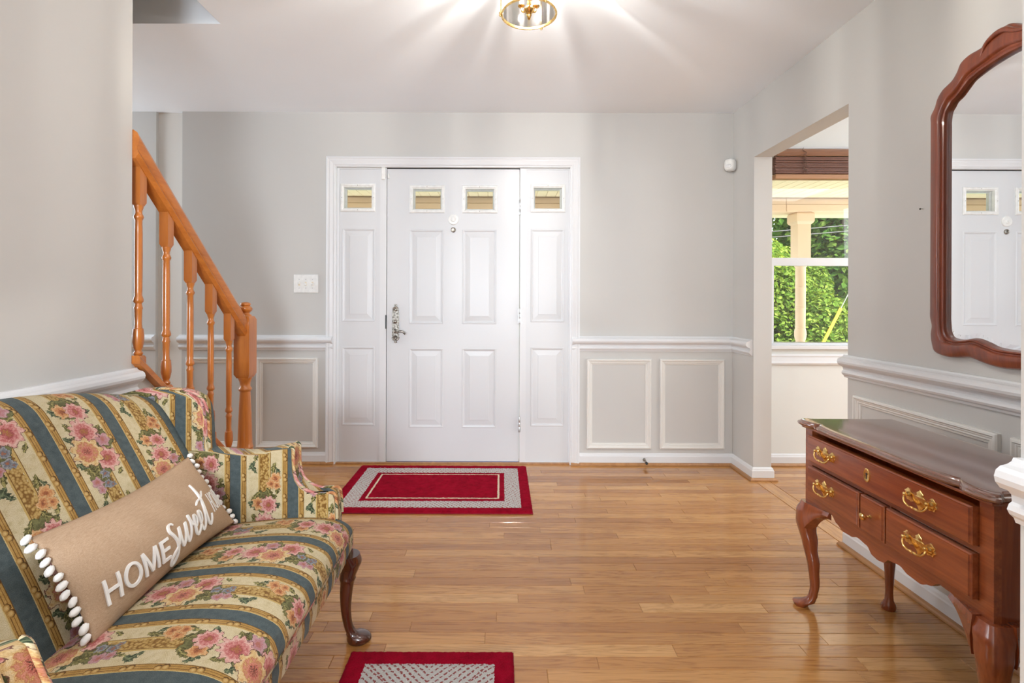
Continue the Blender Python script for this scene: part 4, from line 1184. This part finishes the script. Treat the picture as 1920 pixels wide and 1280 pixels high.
# seat: crowned, rolling over the front edge
def seat_ring(yy):
    e = min(1.0, max(0.0, (YI+0.045-abs(yy))/0.07)); e = math.sqrt(max(0, 1-(1-e)**2))
    cr = 0.022*(1-(yy/(YI+0.05))**2)
    xf = -0.488+0.012*(1-(yy/0.5)**2)
    top = [(-1.02, 0.395), (-0.93, 0.402+cr*0.5), (-0.85, 0.412+cr), (-0.75, 0.424+cr), (-0.66, 0.431+cr), (-0.58, 0.432+cr*0.8), (-0.53, 0.424+cr*0.6), (xf-0.014, 0.408+cr*0.3), (xf, 0.386), (xf+0.001, 0.368), (xf-0.008, 0.352)]
    pts = spline([(a, b) for a, b in top], 3)
    pts = [(p.x, p.y) for p in pts]
    pts += [(-0.62, 0.345), (-1.02, 0.345)]
    zmid = 0.372
    return [(x, SY+yy, zmid+(z-zmid)*(0.55+0.45*e) if z > zmid else z) for x, z in pts]
yys = [-(YI+0.045)+2*(YI+0.045)*i/44 for i in range(45)]
SR = [[rs(p) for p in seat_ring(yy)] for yy in yys]
SL = arclen(SR[22]+[SR[22][0]])
patch('seat', SR, lambda i, j: ((yys[i]+SY-1.285)*(P_/0.182)+0.017+4.0, 0.52-SL[j]))
bm = bmesh.new()
# front rail under the seat
xr = lambda yy: -0.500+0.010*(1-(yy/0.5)**2)
FR = []
for i in range(31):
    yy = -0.552+1.104*i/30
    FR.append([rs((xr(yy)-0.02, SY+yy, 0.352)), rs((xr(yy), SY+yy, 0.350)), rs((xr(yy)+0.003, SY+yy, 0.315)), rs((xr(yy)-0.001, SY+yy, 0.283)), rs((xr(yy)-0.03, SY+yy, 0.278)), rs((xr(yy)-0.05, SY+yy, 0.30))])
bm.free()
fl = [0.0, 0.02, 0.055, 0.087, 0.11, 0.14]
patch('seat_rail', FR, lambda i, j: ((-0.552+1.104*i/30+SY-1.285)*(P_/0.182)+0.017+4.0, -0.03-fl[j % 6]))
pp = [rs((xr(-0.47+0.94*i/30)+0.004, SY-0.47+0.94*i/30, 0.350)) for i in range(31)]
M['fabric_cord'] = plain('gold_welt_cord', (0.40, 0.27, 0.12), 0.85)
fab_tube('welt', pp, 0.0045, sofa)
# base frame beneath, hidden depth of the seat
q0, q1 = rs((-1.25, SY-0.515, 0.285)), rs((-0.53, SY+0.515, 0.350))
box('base_frame', q0[0], q1[0], q0[1], q1[1], q0[2], q1[2], M['fabric_cord'], sofa)
# camel back
def back_ring(yy):
    zt = 0.898-0.075*(abs(yy)/YI)**1.7
    k = (zt-0.40)
    fx = lambda z: -0.895-(z-0.40)*0.52
    pts = [(fx(0.36), 0.36), (fx(0.42)+0.004, 0.42), (fx(0.52)+0.012, 0.52), (fx(0.62)+0.014, 0.62), (fx(0.40+k*0.72)+0.012, 0.40+k*0.72), (fx(zt-0.055)+0.006, zt-0.055), (fx(zt-0.022)-0.010, zt-0.018), (fx(zt)-0.040, zt), (fx(zt)-0.080, zt-0.012), (-1.268, zt-0.05), (-1.270, 0.60), (-1.262, 0.36)]
    S = spline(pts[:9], 3)
    return [(p.x, SY+yy, p.y) for p in S]+[(a, SY+yy, b) for a, b in pts[9:]]
byy = [-(YI+0.012)+2*(YI+0.012)*i/44 for i in range(45)]
BR_ = [[rs(p) for p in back_ring(yy)] for yy in byy]
BL_ = arclen(BR_[22]+[BR_[22][0]])
patch('backrest', BR_, lambda i, j: ((byy[i]+SY-1.215)*(P_/0.205)+0.017+4.0, BL_[j]+0.07))
# wings and arms
def side_part(name, poly, s, y_in, y_out, bulge, uoff, parent=sofa, seg=4):
    """upholstered slab: poly in (x,z), inner face at y_in, outer at y_out, edges rounded"""
    n = len(poly)
    NB = n
    cx = sum(p[0] for p in poly)/n; cz = sum(p[1] for p in poly)/n
    nor = []
    for i in range(n):
        a, b, c = Vector(poly[i-1]), Vector(poly[i]), Vector(poly[(i+1) % n])
        tt = (c-a).normalized(); nr = Vector((tt.y, -tt.x))
        if nr.dot(b-Vector((cx, cz))) < 0: nr = -nr
        nor.append(nr)
    rings = []; yl = []
    r = bulge
    steps = [(0.0, -r*1.6), (0.0, -r), (0.30*r, -0.30*r), (r, 0.0), (abs(y_out-y_in)-r, 0.0), (abs(y_out-y_in)-0.3*r, -0.3*r), (abs(y_out-y_in), -r)]
    for dy, off in steps:
        yl.append(dy)
        rings.append([rs((poly[i][0]+nor[i].x*off, SY+s*(y_in+dy), poly[i][1]+nor[i].y*off)) for i in range(n)])
    def uvf(i, j):
        p = rings[i][j % n]
        return ((p[0]+SX-uoff+(yl[i]+0.052 if 1 < i < 6 else 0.0))*(P_/0.186)+0.017+6.0, p[2]+0.05)
    return patch(name, rings, uvf, parent, sharp=70)
wing = [(-1.262, 0.40), (-1.268, 0.78), (-1.240, 0.826), (-1.180, 0.842), (-1.120, 0.846), (-1.060, 0.843), (-1.010, 0.835), (-0.978, 0.818), (-0.960, 0.790), (-0.953, 0.750), (-0.950, 0.700), (-0.948, 0.660), (-0.94, 0.62), (-0.94, 0.40)]
arm = [(-1.20, 0.30), (-1.20, 0.60), (-1.00, 0.650), (-0.945, 0.648), (-0.88, 0.641), (-0.82, 0.638), (-0.76, 0.643), (-0.738, 0.651), (-0.700, 0.659), (-0.680, 0.661), (-0.671, 0.655), (-0.670, 0.630), (-0.669, 0.605), (-0.667, 0.580), (-0.660, 0.554), (-0.645, 0.533), (-0.622, 0.518), (-0.588, 0.509), (-0.556, 0.511), (-0.539, 0.510), (-0.531, 0.490), (-0.528, 0.43), (-0.527, 0.30)]
for s in (1, -1):
    w = side_part('wing', [tuple(p) for p in wing], s, YI+0.002, YI+0.064, 0.014, -1.035)
    fx_ = (lambda x, z: x) if s > 0 else (lambda x, z: x+(0.010+0.036*min(1.0, max(0.0, (0.655-z)/0.09)) if x > -0.70 else 0.0))
    a = side_part('arm', [(fx_(x, z), z) for x, z in arm], s, YI, YI+0.060, 0.006, -0.856)
    pts = [rs((fx_(x, z), SY+s*(YI+0.004), z)) for x, z in ((-0.682, 0.661), (-0.670, 0.655), (-0.669, 0.630), (-0.668, 0.605), (-0.666, 0.580), (-0.659, 0.555), (-0.644, 0.534), (-0.621, 0.519), (-0.588, 0.510), (-0.556, 0.512), (-0.538, 0.511), (-0.530, 0.490), (-0.527, 0.43))]
    fab_tube('welt', spline(pts, 4), 0.0050, a)
    pts2 = [(p[0], p[1]+s*0.052, p[2]) for p in pts]
    fab_tube('welt', spline(pts2, 4), 0.0050, a)
    pts = [rs((x, SY+s*(YI+0.012), z)) for x, z in ((-1.120, 0.846), (-1.060, 0.845), (-1.010, 0.837), (-0.976, 0.819), (-0.957, 0.790), (-0.950, 0.750), (-0.947, 0.700), (-0.945, 0.655))]
    fab_tube('welt', spline(pts, 4), 0.0042, w)
# front cabriole legs, rear straight legs
def sofa_leg(s):
    path = [(0.0, 0.048, 0.030), (0.008, 0.050, 0.034), (0.022, 0.046, 0.031), (0.034, 0.026, 0.019), (0.06, 0.012, 0.0150), (0.11, 0.004, 0.0165), (0.16, 0.004, 0.0200), (0.20, 0.008, 0.0225), (0.215, 0.0095, 0.0265), (0.225, 0.010, 0.0265), (0.25, 0.018, 0.030), (0.27, 0.020, 0.036), (0.295, 0.010, 0.038)]
    sp_ = spline(path, 4)
    rings = []
    for p in sp_:
        z, off, w = p.x, p.y, p.z
        c = (-0.512+off*0.85, SY+s*(0.500+off*0.35))
        e = 1.0 if z > 0.03 else 1.0
        rings.append([rs((c[0]+math.cos(a)*w*(1.2 if z < 0.03 else 1.0), c[1]+math.sin(a)*w, z)) for a in [2*PI*k/20 for k in range(20)]])
    return loft('leg', rings, M['mahogany'], sofa, sharp=60)
for s in (1, -1):
    sofa_leg(s)
    bm = bmesh.new()
    c = rs((-1.215, SY+s*0.47, 0))
    R = []
    for z, dx, w in ((0.0, -0.03, 0.017), (0.12, -0.012, 0.019), (0.29, 0.0, 0.024)):
        R.append([bm.verts.new((c[0]+dx+sx*w, c[1]+sy*w, z)) for sx, sy in ((-1, -1), (1, -1), (1, 1), (-1, 1))])
    for A, B in zip(R, R[1:]):
        for k in range(4): bm.faces.new((A[k], A[(k+1) % 4], B[(k+1) % 4], B[k]))
    bm.faces.new(R[0]); bm.faces.new(R[-1])
    from_bm('leg', bm, M['mahogany'], sofa)

# ------------------------------------------------------------------ lumbar pillow
BLc, BRc, TLc, TRc = Vector((-0.832, 1.035, 0.428)), Vector((-0.840, 1.605, 0.432)), Vector((-0.948, 1.022, 0.655)), Vector((-0.985, 1.600, 0.640))
pc = (BLc+BRc+TLc+TRc)/4
pil = empty('lumbar_pillow', pc, 'long tan linen pillow with white lettering and pompom ends leaning on the settee back', 'pillow')
PN = ((BRc-BLc).cross(TLc-BLc)).normalized()
if PN.x < 0: PN = -PN
def psurf(s, t_, side):
    b = BLc.lerp(BRc, s).lerp(TLc.lerp(TRc, s), t_)
    # edges bow inwards between the corners
    inx = 0.016*math.sin(PI*t_)*(1 if s < 0.5 else -1)*abs(2*s-1)**3
    inz = 0.016*math.sin(PI*s)*(1 if t_ < 0.5 else -1)*abs(2*t_-1)**3
    b = b+(BRc-BLc).normalized()*inx+(TLc-BLc).normalized()*inz
    f = (max(0, math.sin(PI*s))**0.55)*(max(0, math.sin(PI*t_))**0.62)
    wr = 0.0022*math.sin(s*31+t_*7)*math.sin(PI*t_)*f + 0.0060*math.sin(t_*19+s*6)*max(0, 1-s*4.5)*f + 0.0050*math.sin(t_*15-s*9)*max(0, s*4.5-3.5)*f
    return b+PN*((0.066 if side > 0 else -0.040)*f*side*side*1.0+wr)-pc if side > 0 else b-PN*(0.040*f)-pc
NS, NTT = 110, 52
bm = bmesh.new()
fr = {}
for side in (1, -1):
    for i in range(NS+1):
        for j in range(NTT+1):
            edge = i in (0, NS) or j in (0, NTT)
            if side < 0 and edge: fr[(side, i, j)] = fr[(1, i, j)]
            else: fr[(side, i, j)] = bm.verts.new(psurf(i/NS, j/NTT, side))
for side in (1, -1):
    for i in range(NS):
        for j in range(NTT):
            try: bm.faces.new((fr[(side, i, j)], fr[(side, i+1, j)], fr[(side, i+1, j+1)], fr[(side, i, j+1)]))
            except ValueError: pass
def linen():
    t = NT('tan_linen')
    c = t.coord('Object')
    a = t.noise(t.mapping(c, (60, 900, 900)), 1.0, 2); b = t.noise(t.mapping(c, (900, 40, 700)), 1.0, 2)
    f = t.m('ADD', t.m('MULTIPLY', a, 0.5), t.m('MULTIPLY', b, 0.5))
    col = t.ramp(f, [(0.32, (0.37, 0.245, 0.155)), (0.5, (0.46, 0.32, 0.21)), (0.68, (0.53, 0.385, 0.27))])
    return t.surf(t.bsdf(col, 0.9, normal=t.bump(f, 0.3, 0.001), **{'Specular IOR Level': 0.15}))
from_bm('cover', bm, linen(), pil, True)
M['white_thread'] = plain('white_embroidery', (0.90, 0.89, 0.87), 0.8)
def onp(a, b, lift=0.0015):
    """text coordinates -> pillow front (a along, b up, both 0..1)"""
    p = psurf(a, b, 1)
    e = 0.004
    n = (psurf(a+e, b, 1)-psurf(a-e, b, 1)).cross(psurf(a, b+e, 1)-psurf(a, b-e, 1)).normalized()
    if n.x < 0: n = -n
    return p+n*lift, n
LP, HP_ = (BRc-BLc).length, (TLc-BLc).length
def ribbon(b2, pts, widths, put, lift=0.0042):
    """flat raised stroke on the pillow: pts in letter units, put(x, y, lift) -> point"""
    m_ = len(pts); L, R, LT, RT = [], [], [], []
    for i, p in enumerate(pts):
        q = (pts[min(i+1, m_-1)]-pts[max(i-1, 0)]).normalized()
        nrm = Vector((-q.y, q.x)); wd = widths[i]
        for sg, base_, tops in ((1, L, LT), (-1, R, RT)):
            w = p+nrm*wd*sg
            base_.append(b2.verts.new(put(w.x, w.y, 0.0))); tops.append(b2.verts.new(put(w.x, w.y, lift)))
    for i in range(m_-1):
        b2.faces.new((LT[i], LT[i+1], RT[i+1], RT[i]))
        b2.faces.new((L[i], L[i+1], LT[i+1], LT[i])); b2.faces.new((R[i], R[i+1], RT[i+1], RT[i]))
    for k in (0, -1): b2.faces.new((L[k], LT[k], RT[k], R[k]))
def seg_(a, b, n=6): return [Vector(a).lerp(Vector(b), k/n) for k in range(n+1)]
LETTERS = {'H': (0.74, [seg_((0.08, 0), (0.08, 1)), seg_((0.66, 0), (0.66, 1)), seg_((0.08, 0.52), (0.66, 0.52))]),
           'O': (0.92, [[Vector((0.46+0.38*math.cos(a), 0.5+0.44*math.sin(a))) for a in [2*PI*k/28 for k in range(29)]]]),
           'M': (0.94, [seg_((0.09, 0), (0.13, 1)), seg_((0.13, 1), (0.47, 0.06)), seg_((0.47, 0.06), (0.81, 1)), seg_((0.81, 1), (0.85, 0))]),
           'E': (0.60, [seg_((0.09, 0), (0.09, 1)), seg_((0.09, 0.93), (0.56, 0.93)), seg_((0.09, 0.52), (0.52, 0.52)), seg_((0.09, 0.07), (0.56, 0.07))])}
def word(body, s0, t0, cap, width, hw=0.064, lift=0.0042):
    tot = sum(LETTERS[c][0] for c in body)+0.10*(len(body)-1)
    ux = width/tot; b2 = bmesh.new(); xo = 0.0
    k = [0]
    for c in body:
        w_, strokes = LETTERS[c]
        for st in strokes:
            k[0] += 1
            ribbon(b2, st, [hw]*len(st), lambda x, y, l: onp(min(0.992, s0+(xo+x)*ux/LP), t0+y*cap/HP_, min(l, lift)+0.00006*k[0])[0])
        xo += w_+0.10
    return from_bm('lettering', b2, M['white_thread'], pil)
word('HOME', 0.076, 0.185, 0.054, 0.186)
word('HOME', 0.806, 0.285, 0.060, 0.102, 0.042, 0.0022)
sw_strokes = [
    [(0.46, 0.98), (0.36, 1.08), (0.20, 1.02), (0.16, 0.84), (0.30, 0.60), (0.40, 0.30), (0.34, -0.05), (0.16, -0.34), (0.02, -0.36), (0.0, -0.16), (0.14, 0.02), (0.40, 0.18), (0.58, 0.48), (0.66, 0.80), (0.64, 0.36), (0.72, 0.05), (0.84, 0.14), (0.96, 0.48), (1.02, 0.82), (1.0, 0.36), (1.08, 0.05), (1.22, 0.22), (1.32, 0.62), (1.30, 0.98), (1.36, 0.66), (1.50, 0.50)],
    [(1.50, 0.34), (1.72, 0.48), (1.80, 0.70), (1.70, 0.84), (1.57, 0.64), (1.56, 0.24), (1.68, 0.03), (1.86, 0.14), (2.00, 0.36)],
    [(1.98, 0.32), (2.18, 0.48), (2.25, 0.72), (2.15, 0.86), (2.02, 0.64), (2.02, 0.24), (2.14, 0.03), (2.32, 0.14), (2.48, 0.48), (2.64, 1.10), (2.74, 1.92)],
    [(2.74, 1.92), (2.68, 1.30), (2.62, 0.70), (2.64, 0.20), (2.76, 0.02), (2.92, 0.16), (3.02, 0.42)],
    [(2.20, 1.08), (2.40, 1.20), (2.74, 1.26), (3.12, 1.44)]]
def script_word(s0, t0, unit, wscale):
    b2 = bmesh.new()
    for k, st in enumerate(sw_strokes):
        pts = spline([Vector(p) for p in st], 6)
        m_ = len(pts); wd = []
        for i in range(m_):
            q = (pts[min(i+1, m_-1)]-pts[max(i-1, 0)]).normalized()
            wd.append((0.032+0.024*abs(q.y if q.y < 0 else q.y*0.3))*min(1.0, 0.5+i*0.12, 0.5+(m_-1-i)*0.12))
        ribbon(b2, pts, wd, lambda x, y, l: onp(min(0.99, s0+x*unit*wscale/LP), t0+y*unit/HP_, l+0.0002*k)[0])
    return from_bm('lettering', b2, M['white_thread'], pil)
script_word(0.408, 0.190, 0.069, 0.98)
# pompoms along both short ends
pom = None
for s_, sgn_ in ((0.0, -1), (1.0, 1)):
    for k in range(14):
        t_ = 0.0+k/13
        p = psurf(s_, t_, 1)+(BRc-BLc).normalized()*0.009*sgn_ + PN*(0.004*((k % 3)-1))
        if pom is None:
            bm = bmesh.new(); bmesh.ops.create_icosphere(bm, subdivisions=3, radius=0.0098)
            r3 = random.Random(3)
            for v in bm.verts: v.co *= r3.uniform(0.90, 1.08)
            pom = from_bm('pom_pom', bm, M['white_thread'], pil, True); o = pom
        else:
            o = pom.copy(); COL.objects.link(o)
        o.location = p; o.rotation_euler = (-0.5*sgn_+0.2*((k*3) % 4-1.5), 0.3*((k*5) % 3-1), 0.2*((k*7) % 3-1))
        sc_ = 0.95+0.15*((k*7) % 5)/5; o.scale = (sc_*0.76, sc_*1.12, sc_*0.76)

# ------------------------------------------------------------------ outside: porch, posts, shrubs, trees
structure(box('porch_floor', -4.6, 8.0, FY+0.15, 6.0, -0.35, -0.15, M['concrete']))
pcg = structure(box('porch_ceiling', -4.6, 8.0, FY+0.15, 5.55, 2.280, 2.35, M['porch_ceiling']))
cpk = None
for i in range(84):
    x = -2.4+0.105*i
    if cpk is None:
        bm = bmesh.new(); add_box(bm, -0.0515, 0.0515, -0.945, 0.945, -0.009, 0.0, 0.004)
        cpk = from_bm('ceiling_plank', bm, M['porch_ceiling'], pcg); o = cpk
    else:
        o = cpk.copy(); COL.objects.link(o)
    o.location = (x, 4.605, 2.2795)
structure(box('roof_porch', -4.8, 8.2, FY+0.15, 6.05, 2.42, 2.50, M['concrete']))
bmx = structure(box('porch_beam', -4.6, 8.0, 5.61, 5.80, 2.125, 2.42, M['porch']))
xx = -4.6
for i, L in enumerate((1.9, 2.1, 1.75, 2.0, 2.15, 0.75, 1.2, 1.75)):
    for zz0, zz1, pr in ((2.125, 2.205, 0.0), (2.205, 2.272, 0.004)):
        bm = bmesh.new(); add_box(bm, 0.0015, L-0.0015, -0.016+pr, 0.0, zz0+0.001, zz1-0.001, 0.004)
        from_bm('lap_board', bm, M['porch'], bmx, loc=(xx, 5.61, 0))
    xx += L
structure(box('porch_eave', -4.6, 8.0, 5.80, 6.05, 2.128, 2.16, M['porch_ceiling']))
def porch_post(x, label, first=None):
    if first is not None:
        o = first.copy(); COL.objects.link(o); o.location = (x, 5.70, -0.15); o['label'] = label
        for ch in first.children:
            c = ch.copy(); COL.objects.link(c); c.parent = o
        return o
    o = empty('porch_post', (x, 5.70, -0.15), label, 'post', 'turned porch posts')
    bm = bmesh.new()
    add_square(bm, [(0.085, 0.0), (0.085, 0.12), (0.070, 0.13), (0.070, 0.78), (0.055, 0.795)], 0, 0)
    from_bm('plinth', bm, M['porch'], o)
    lathe('turned_shaft', [(0.055, 0.79), (0.075, 0.80), (0.066, 0.812), (0.050, 0.825), (0.046, 0.835), (0.056, 0.87), (0.062, 0.91), (0.060, 0.95), (0.050, 0.985), (0.055, 0.992), (0.0505, 1.0), (0.052, 1.20), (0.0545, 1.205), (0.0545, 1.212), (0.0525, 1.217), (0.0545, 1.222), (0.0545, 1.229), (0.052, 1.234),
                           (0.052, 1.43), (0.0545, 1.435), (0.0545, 1.442), (0.0525, 1.447), (0.0545, 1.452), (0.0545, 1.459), (0.052, 1.464), (0.052, 1.66), (0.062, 1.675), (0.062, 1.685), (0.055, 1.70), (0.062, 1.72), (0.066, 1.74)], M['porch'], o, 24)
    bm = bmesh.new()
    add_square(bm, [(0.060, 1.735), (0.072, 1.755), (0.072, 2.150), (0.072, 2.172)], 0, 0)
    from_bm('square_head', bm, M['porch'], o)
    bm = bmesh.new()
    add_square(bm, [(0.073, 2.140), (0.092, 2.160), (0.098, 2.175), (0.098, 2.255), (0.085, 2.274)], 0, 0)
    from_bm('capital', bm, M['porch'], o)
    return o
pp1 = porch_post(3.37, 'cream turned porch post seen through the dining room window')
porch_post(-1.35, 'cream turned porch post outside, on the handle side of the entrance door', pp1)
porch_post(6.6, 'cream turned porch post farthest along the porch past the dining room', pp1)

def foliage_mat(name, dark, mid, lite):
    t = NT(name)
    g = t.node('ShaderNodeNewGeometry')
    rp = g.outputs['Random Per Island']
    n = t.noise(t.coord('Object'), 2.2, 3)
    f = t.m('ADD', t.m('MULTIPLY', rp, 0.65), t.m('MULTIPLY', n, 0.45))
    col = t.ramp(f, [(0.15, dark), (0.5, mid), (0.9, lite)])
    d = t.node('ShaderNodeBsdfDiffuse', {'Color': col}).outputs[0]
    tl = t.node('ShaderNodeBsdfTranslucent', {'Color': t.mix(1.0, col, (1.25, 1.2, 0.5), 'MULTIPLY')}).outputs[0]
    mx = t.node('ShaderNodeMixShader', {0: 0.35}); t.link(d, mx.inputs[1]); t.link(tl, mx.inputs[2])
    return t.surf(mx.outputs[0])
M['leaf_a'] = foliage_mat('shrub_leaves', (0.045, 0.095, 0.016), (0.13, 0.225, 0.034), (0.30, 0.375, 0.08))
M['leaf_b'] = foliage_mat('tree_leaves', (0.03, 0.075, 0.014), (0.08, 0.17, 0.032), (0.20, 0.29, 0.06))
M['bark'] = wood('bark', (0.07, 0.045, 0.03), (0.19, 0.13, 0.09), 'Z', 0.9, 0.0)
def leaves(n, rx, ry, z0, z1, size, seed, blobs=14):
    r = random.Random(seed)
    B = []
    for k in range(blobs):
        a = r.uniform(0, 2*PI); q = math.sqrt(r.random())*0.58
        B.append((math.cos(a)*q*rx, math.sin(a)*q*ry, r.uniform(z0+(z1-z0)*0.12, z1-(z1-z0)*0.15), r.uniform(0.40, 0.52)))
    V, Fc = [], []
    for k in range(n):
        bx, by, bz, br = B[r.randrange(blobs)]
        d = Vector((r.gauss(0, 1), r.gauss(0, 1), r.gauss(0, 1))).normalized()
        q = br*(0.55+0.45*r.random()**0.4)
        p = Vector((bx+d.x*q*rx, by+d.y*q*ry, bz+d.z*q*(z1-z0)*0.5))
        if p.z < 0.05: p.z = r.uniform(0.05, 0.3)
        nrm = (d+Vector((r.uniform(-.8, .8), r.uniform(-.8, .8), r.uniform(-.2, 1.0)))).normalized()
        a = nrm.orthogonal().normalized()
        ang = r.uniform(0, 2*PI)
        a = (a*math.cos(ang)+nrm.cross(a)*math.sin(ang)); b = nrm.cross(a)
        L = size*r.uniform(0.6, 1.3); W = L*0.32
        i = len(V)
        V += [tuple(p-a*L*0.5), tuple(p+b*W+nrm*W*0.35), tuple(p+a*L*0.5-nrm*L*0.12), tuple(p-b*W+nrm*W*0.35)]
        Fc += [(i, i+1, i+2), (i, i+2, i+3)]
    me = bpy.data.meshes.new('foliage'); me.from_pydata(V, [], Fc); me.update()
    return me
shr = [leaves(15000, 1.10, 0.88, 0.0, 2.45, 0.085, 31), leaves(15000, 1.10, 0.88, 0.0, 2.6, 0.09, 32), leaves(15000, 1.10, 0.86, 0.0, 2.35, 0.082, 33)]
def stems(h, seed, n=6, r0=0.03, spread=0.5):
    r = random.Random(seed); bm = bmesh.new()
    for k in range(n):
        a = 2*PI*k/n+r.uniform(-.3, .3); s = r.uniform(0.4, 1)*spread
        pts = [(math.cos(a)*0.05, math.sin(a)*0.05, -0.05), (math.cos(a)*s*0.4, math.sin(a)*s*0.4, h*0.4), (math.cos(a)*s, math.sin(a)*s, h*0.85)]
        add_tube(bm, spline(pts, 4), [r0*(1-0.09*i) for i in range(9)], 6)
    me = bpy.data.meshes.new('stem'); bmesh.ops.recalc_face_normals(bm, faces=bm.faces); bm.to_mesh(me); bm.free()
    return me
stem_me = stems(1.9, 8)
spots = [(-3.6, 9.0, 'front row, farthest toward the stair end'), (-1.45, 9.1, 'front row, facing the entrance door'), (0.7, 9.0, 'front row, second past the entrance door'), (2.85, 9.1, 'front row, before the porch post'), (5.0, 9.0, 'front row, beside the yellow guard pole'), (7.2, 9.1, 'front row, just past the guard pole'), (9.4, 9.0, 'front row, at the far dining end'),
         (-2.5, 10.9, 'back row, farthest toward the stair end'), (-0.35, 11.0, 'back row, facing the entrance door'), (1.8, 10.9, 'back row, between door and dining window'), (4.0, 11.0, 'back row, behind the porch post'), (6.15, 10.9, 'back row, behind the guard pole'), (8.3, 11.0, 'back row, at the far dining end')]
for i, (x, y, w) in enumerate(spots):
    o = empty('shrub', (x, y, -0.42), 'leafy green hedge shrub, '+w, 'shrub', 'hedge shrubs beyond the porch', rotz=(0.0, PI, 0.12)[i % 3])
    if y > 10: o.scale = (1, 1, 1.15)
    f = link('foliage', shr[i % 3], M['leaf_a'], o); f['kind'] = 'stuff'
    s = link('stem', stem_me, M['bark'], o)
tre = [leaves(15000, 2.3, 1.7, 0.9, 6.8, 0.19, 41, 26), leaves(15000, 2.3, 1.7, 0.7, 7.4, 0.20, 42, 26)]
trunk_me = stems(5.5, 9, 5, 0.09, 1.0)
tsp = [(-5.0, 14.2, 'front row toward the stair end'), (-0.2, 14.0, 'front row facing the entrance door'), (4.6, 14.2, 'front row past the entrance door'), (9.4, 14.0, 'front row behind the power lines'), (14.2, 14.2, 'front row at the far dining end'),
       (-2.6, 18.0, 'back row toward the stair end'), (2.2, 18.2, 'back row past the entrance door'), (7.0, 18.0, 'back row, second from the dining end'), (11.8, 18.2, 'back row at the dining end')]
for i, (x, y, w) in enumerate(tsp):
    o = empty('tree', (x, y, -0.45), 'tall dark green tree behind the hedge, '+w, 'tree', 'trees behind the hedge', rotz=(0.0, PI)[i % 2])
    f = link('foliage', tre[i % 2], M['leaf_b'], o); f['kind'] = 'stuff'
    s = link('trunk', trunk_me, M['bark'], o)
def grass():
    t = NT('lawn_grass')
    n = t.noise(t.coord('Object'), 14, 5, 0.7)
    return t.surf(t.bsdf(t.ramp(n, [(0.3, (0.08, 0.15, 0.03)), (0.6, (0.22, 0.32, 0.07)), (0.8, (0.33, 0.40, 0.12))]), 0.9, normal=t.bump(n, 0.6, 0.05)))
structure(box('sun_bounce_slab', -30, 30, 6.05, 7.9, -0.43, -0.40, M['concrete']))  # pale slab added to bounce sunlight up under the porch
structure(box('lawn', -30, 30, 3.8, 45, -0.75, -0.42, grass()))
M['cable'] = plain('black_cable', (0.03, 0.03, 0.035), 0.5)
for z0, lab in ((2.786, 'lower black power line crossing before the trees'), (2.925, 'upper black power line crossing before the trees')):
    pts = [(x, 12.25, z0+(x-7.9)*0.085) for x in (-6, 0, 4, 7.4, 10, 13)]
    tag(tube('power_line', pts, 0.014, M['cable'], None, 6), lab, 'cable', 'power lines')
gw = empty('guy_wire_guard', (4.35, 7.6, -0.45), 'yellow slanted guy wire guard standing before the hedge', 'guard')
d_ = Vector((0.264, 0, 0.52)).normalized()
tube('yellow_sleeve', [tuple(d_*0.10), tuple(d_*1.66)], 0.022, plain('yellow_plastic', (0.80, 0.55, 0.03), 0.4), gw, 10)
tube('wire', [tuple(d_*-0.03), tuple(d_*5.2)], 0.006, M['steel'], gw, 6)
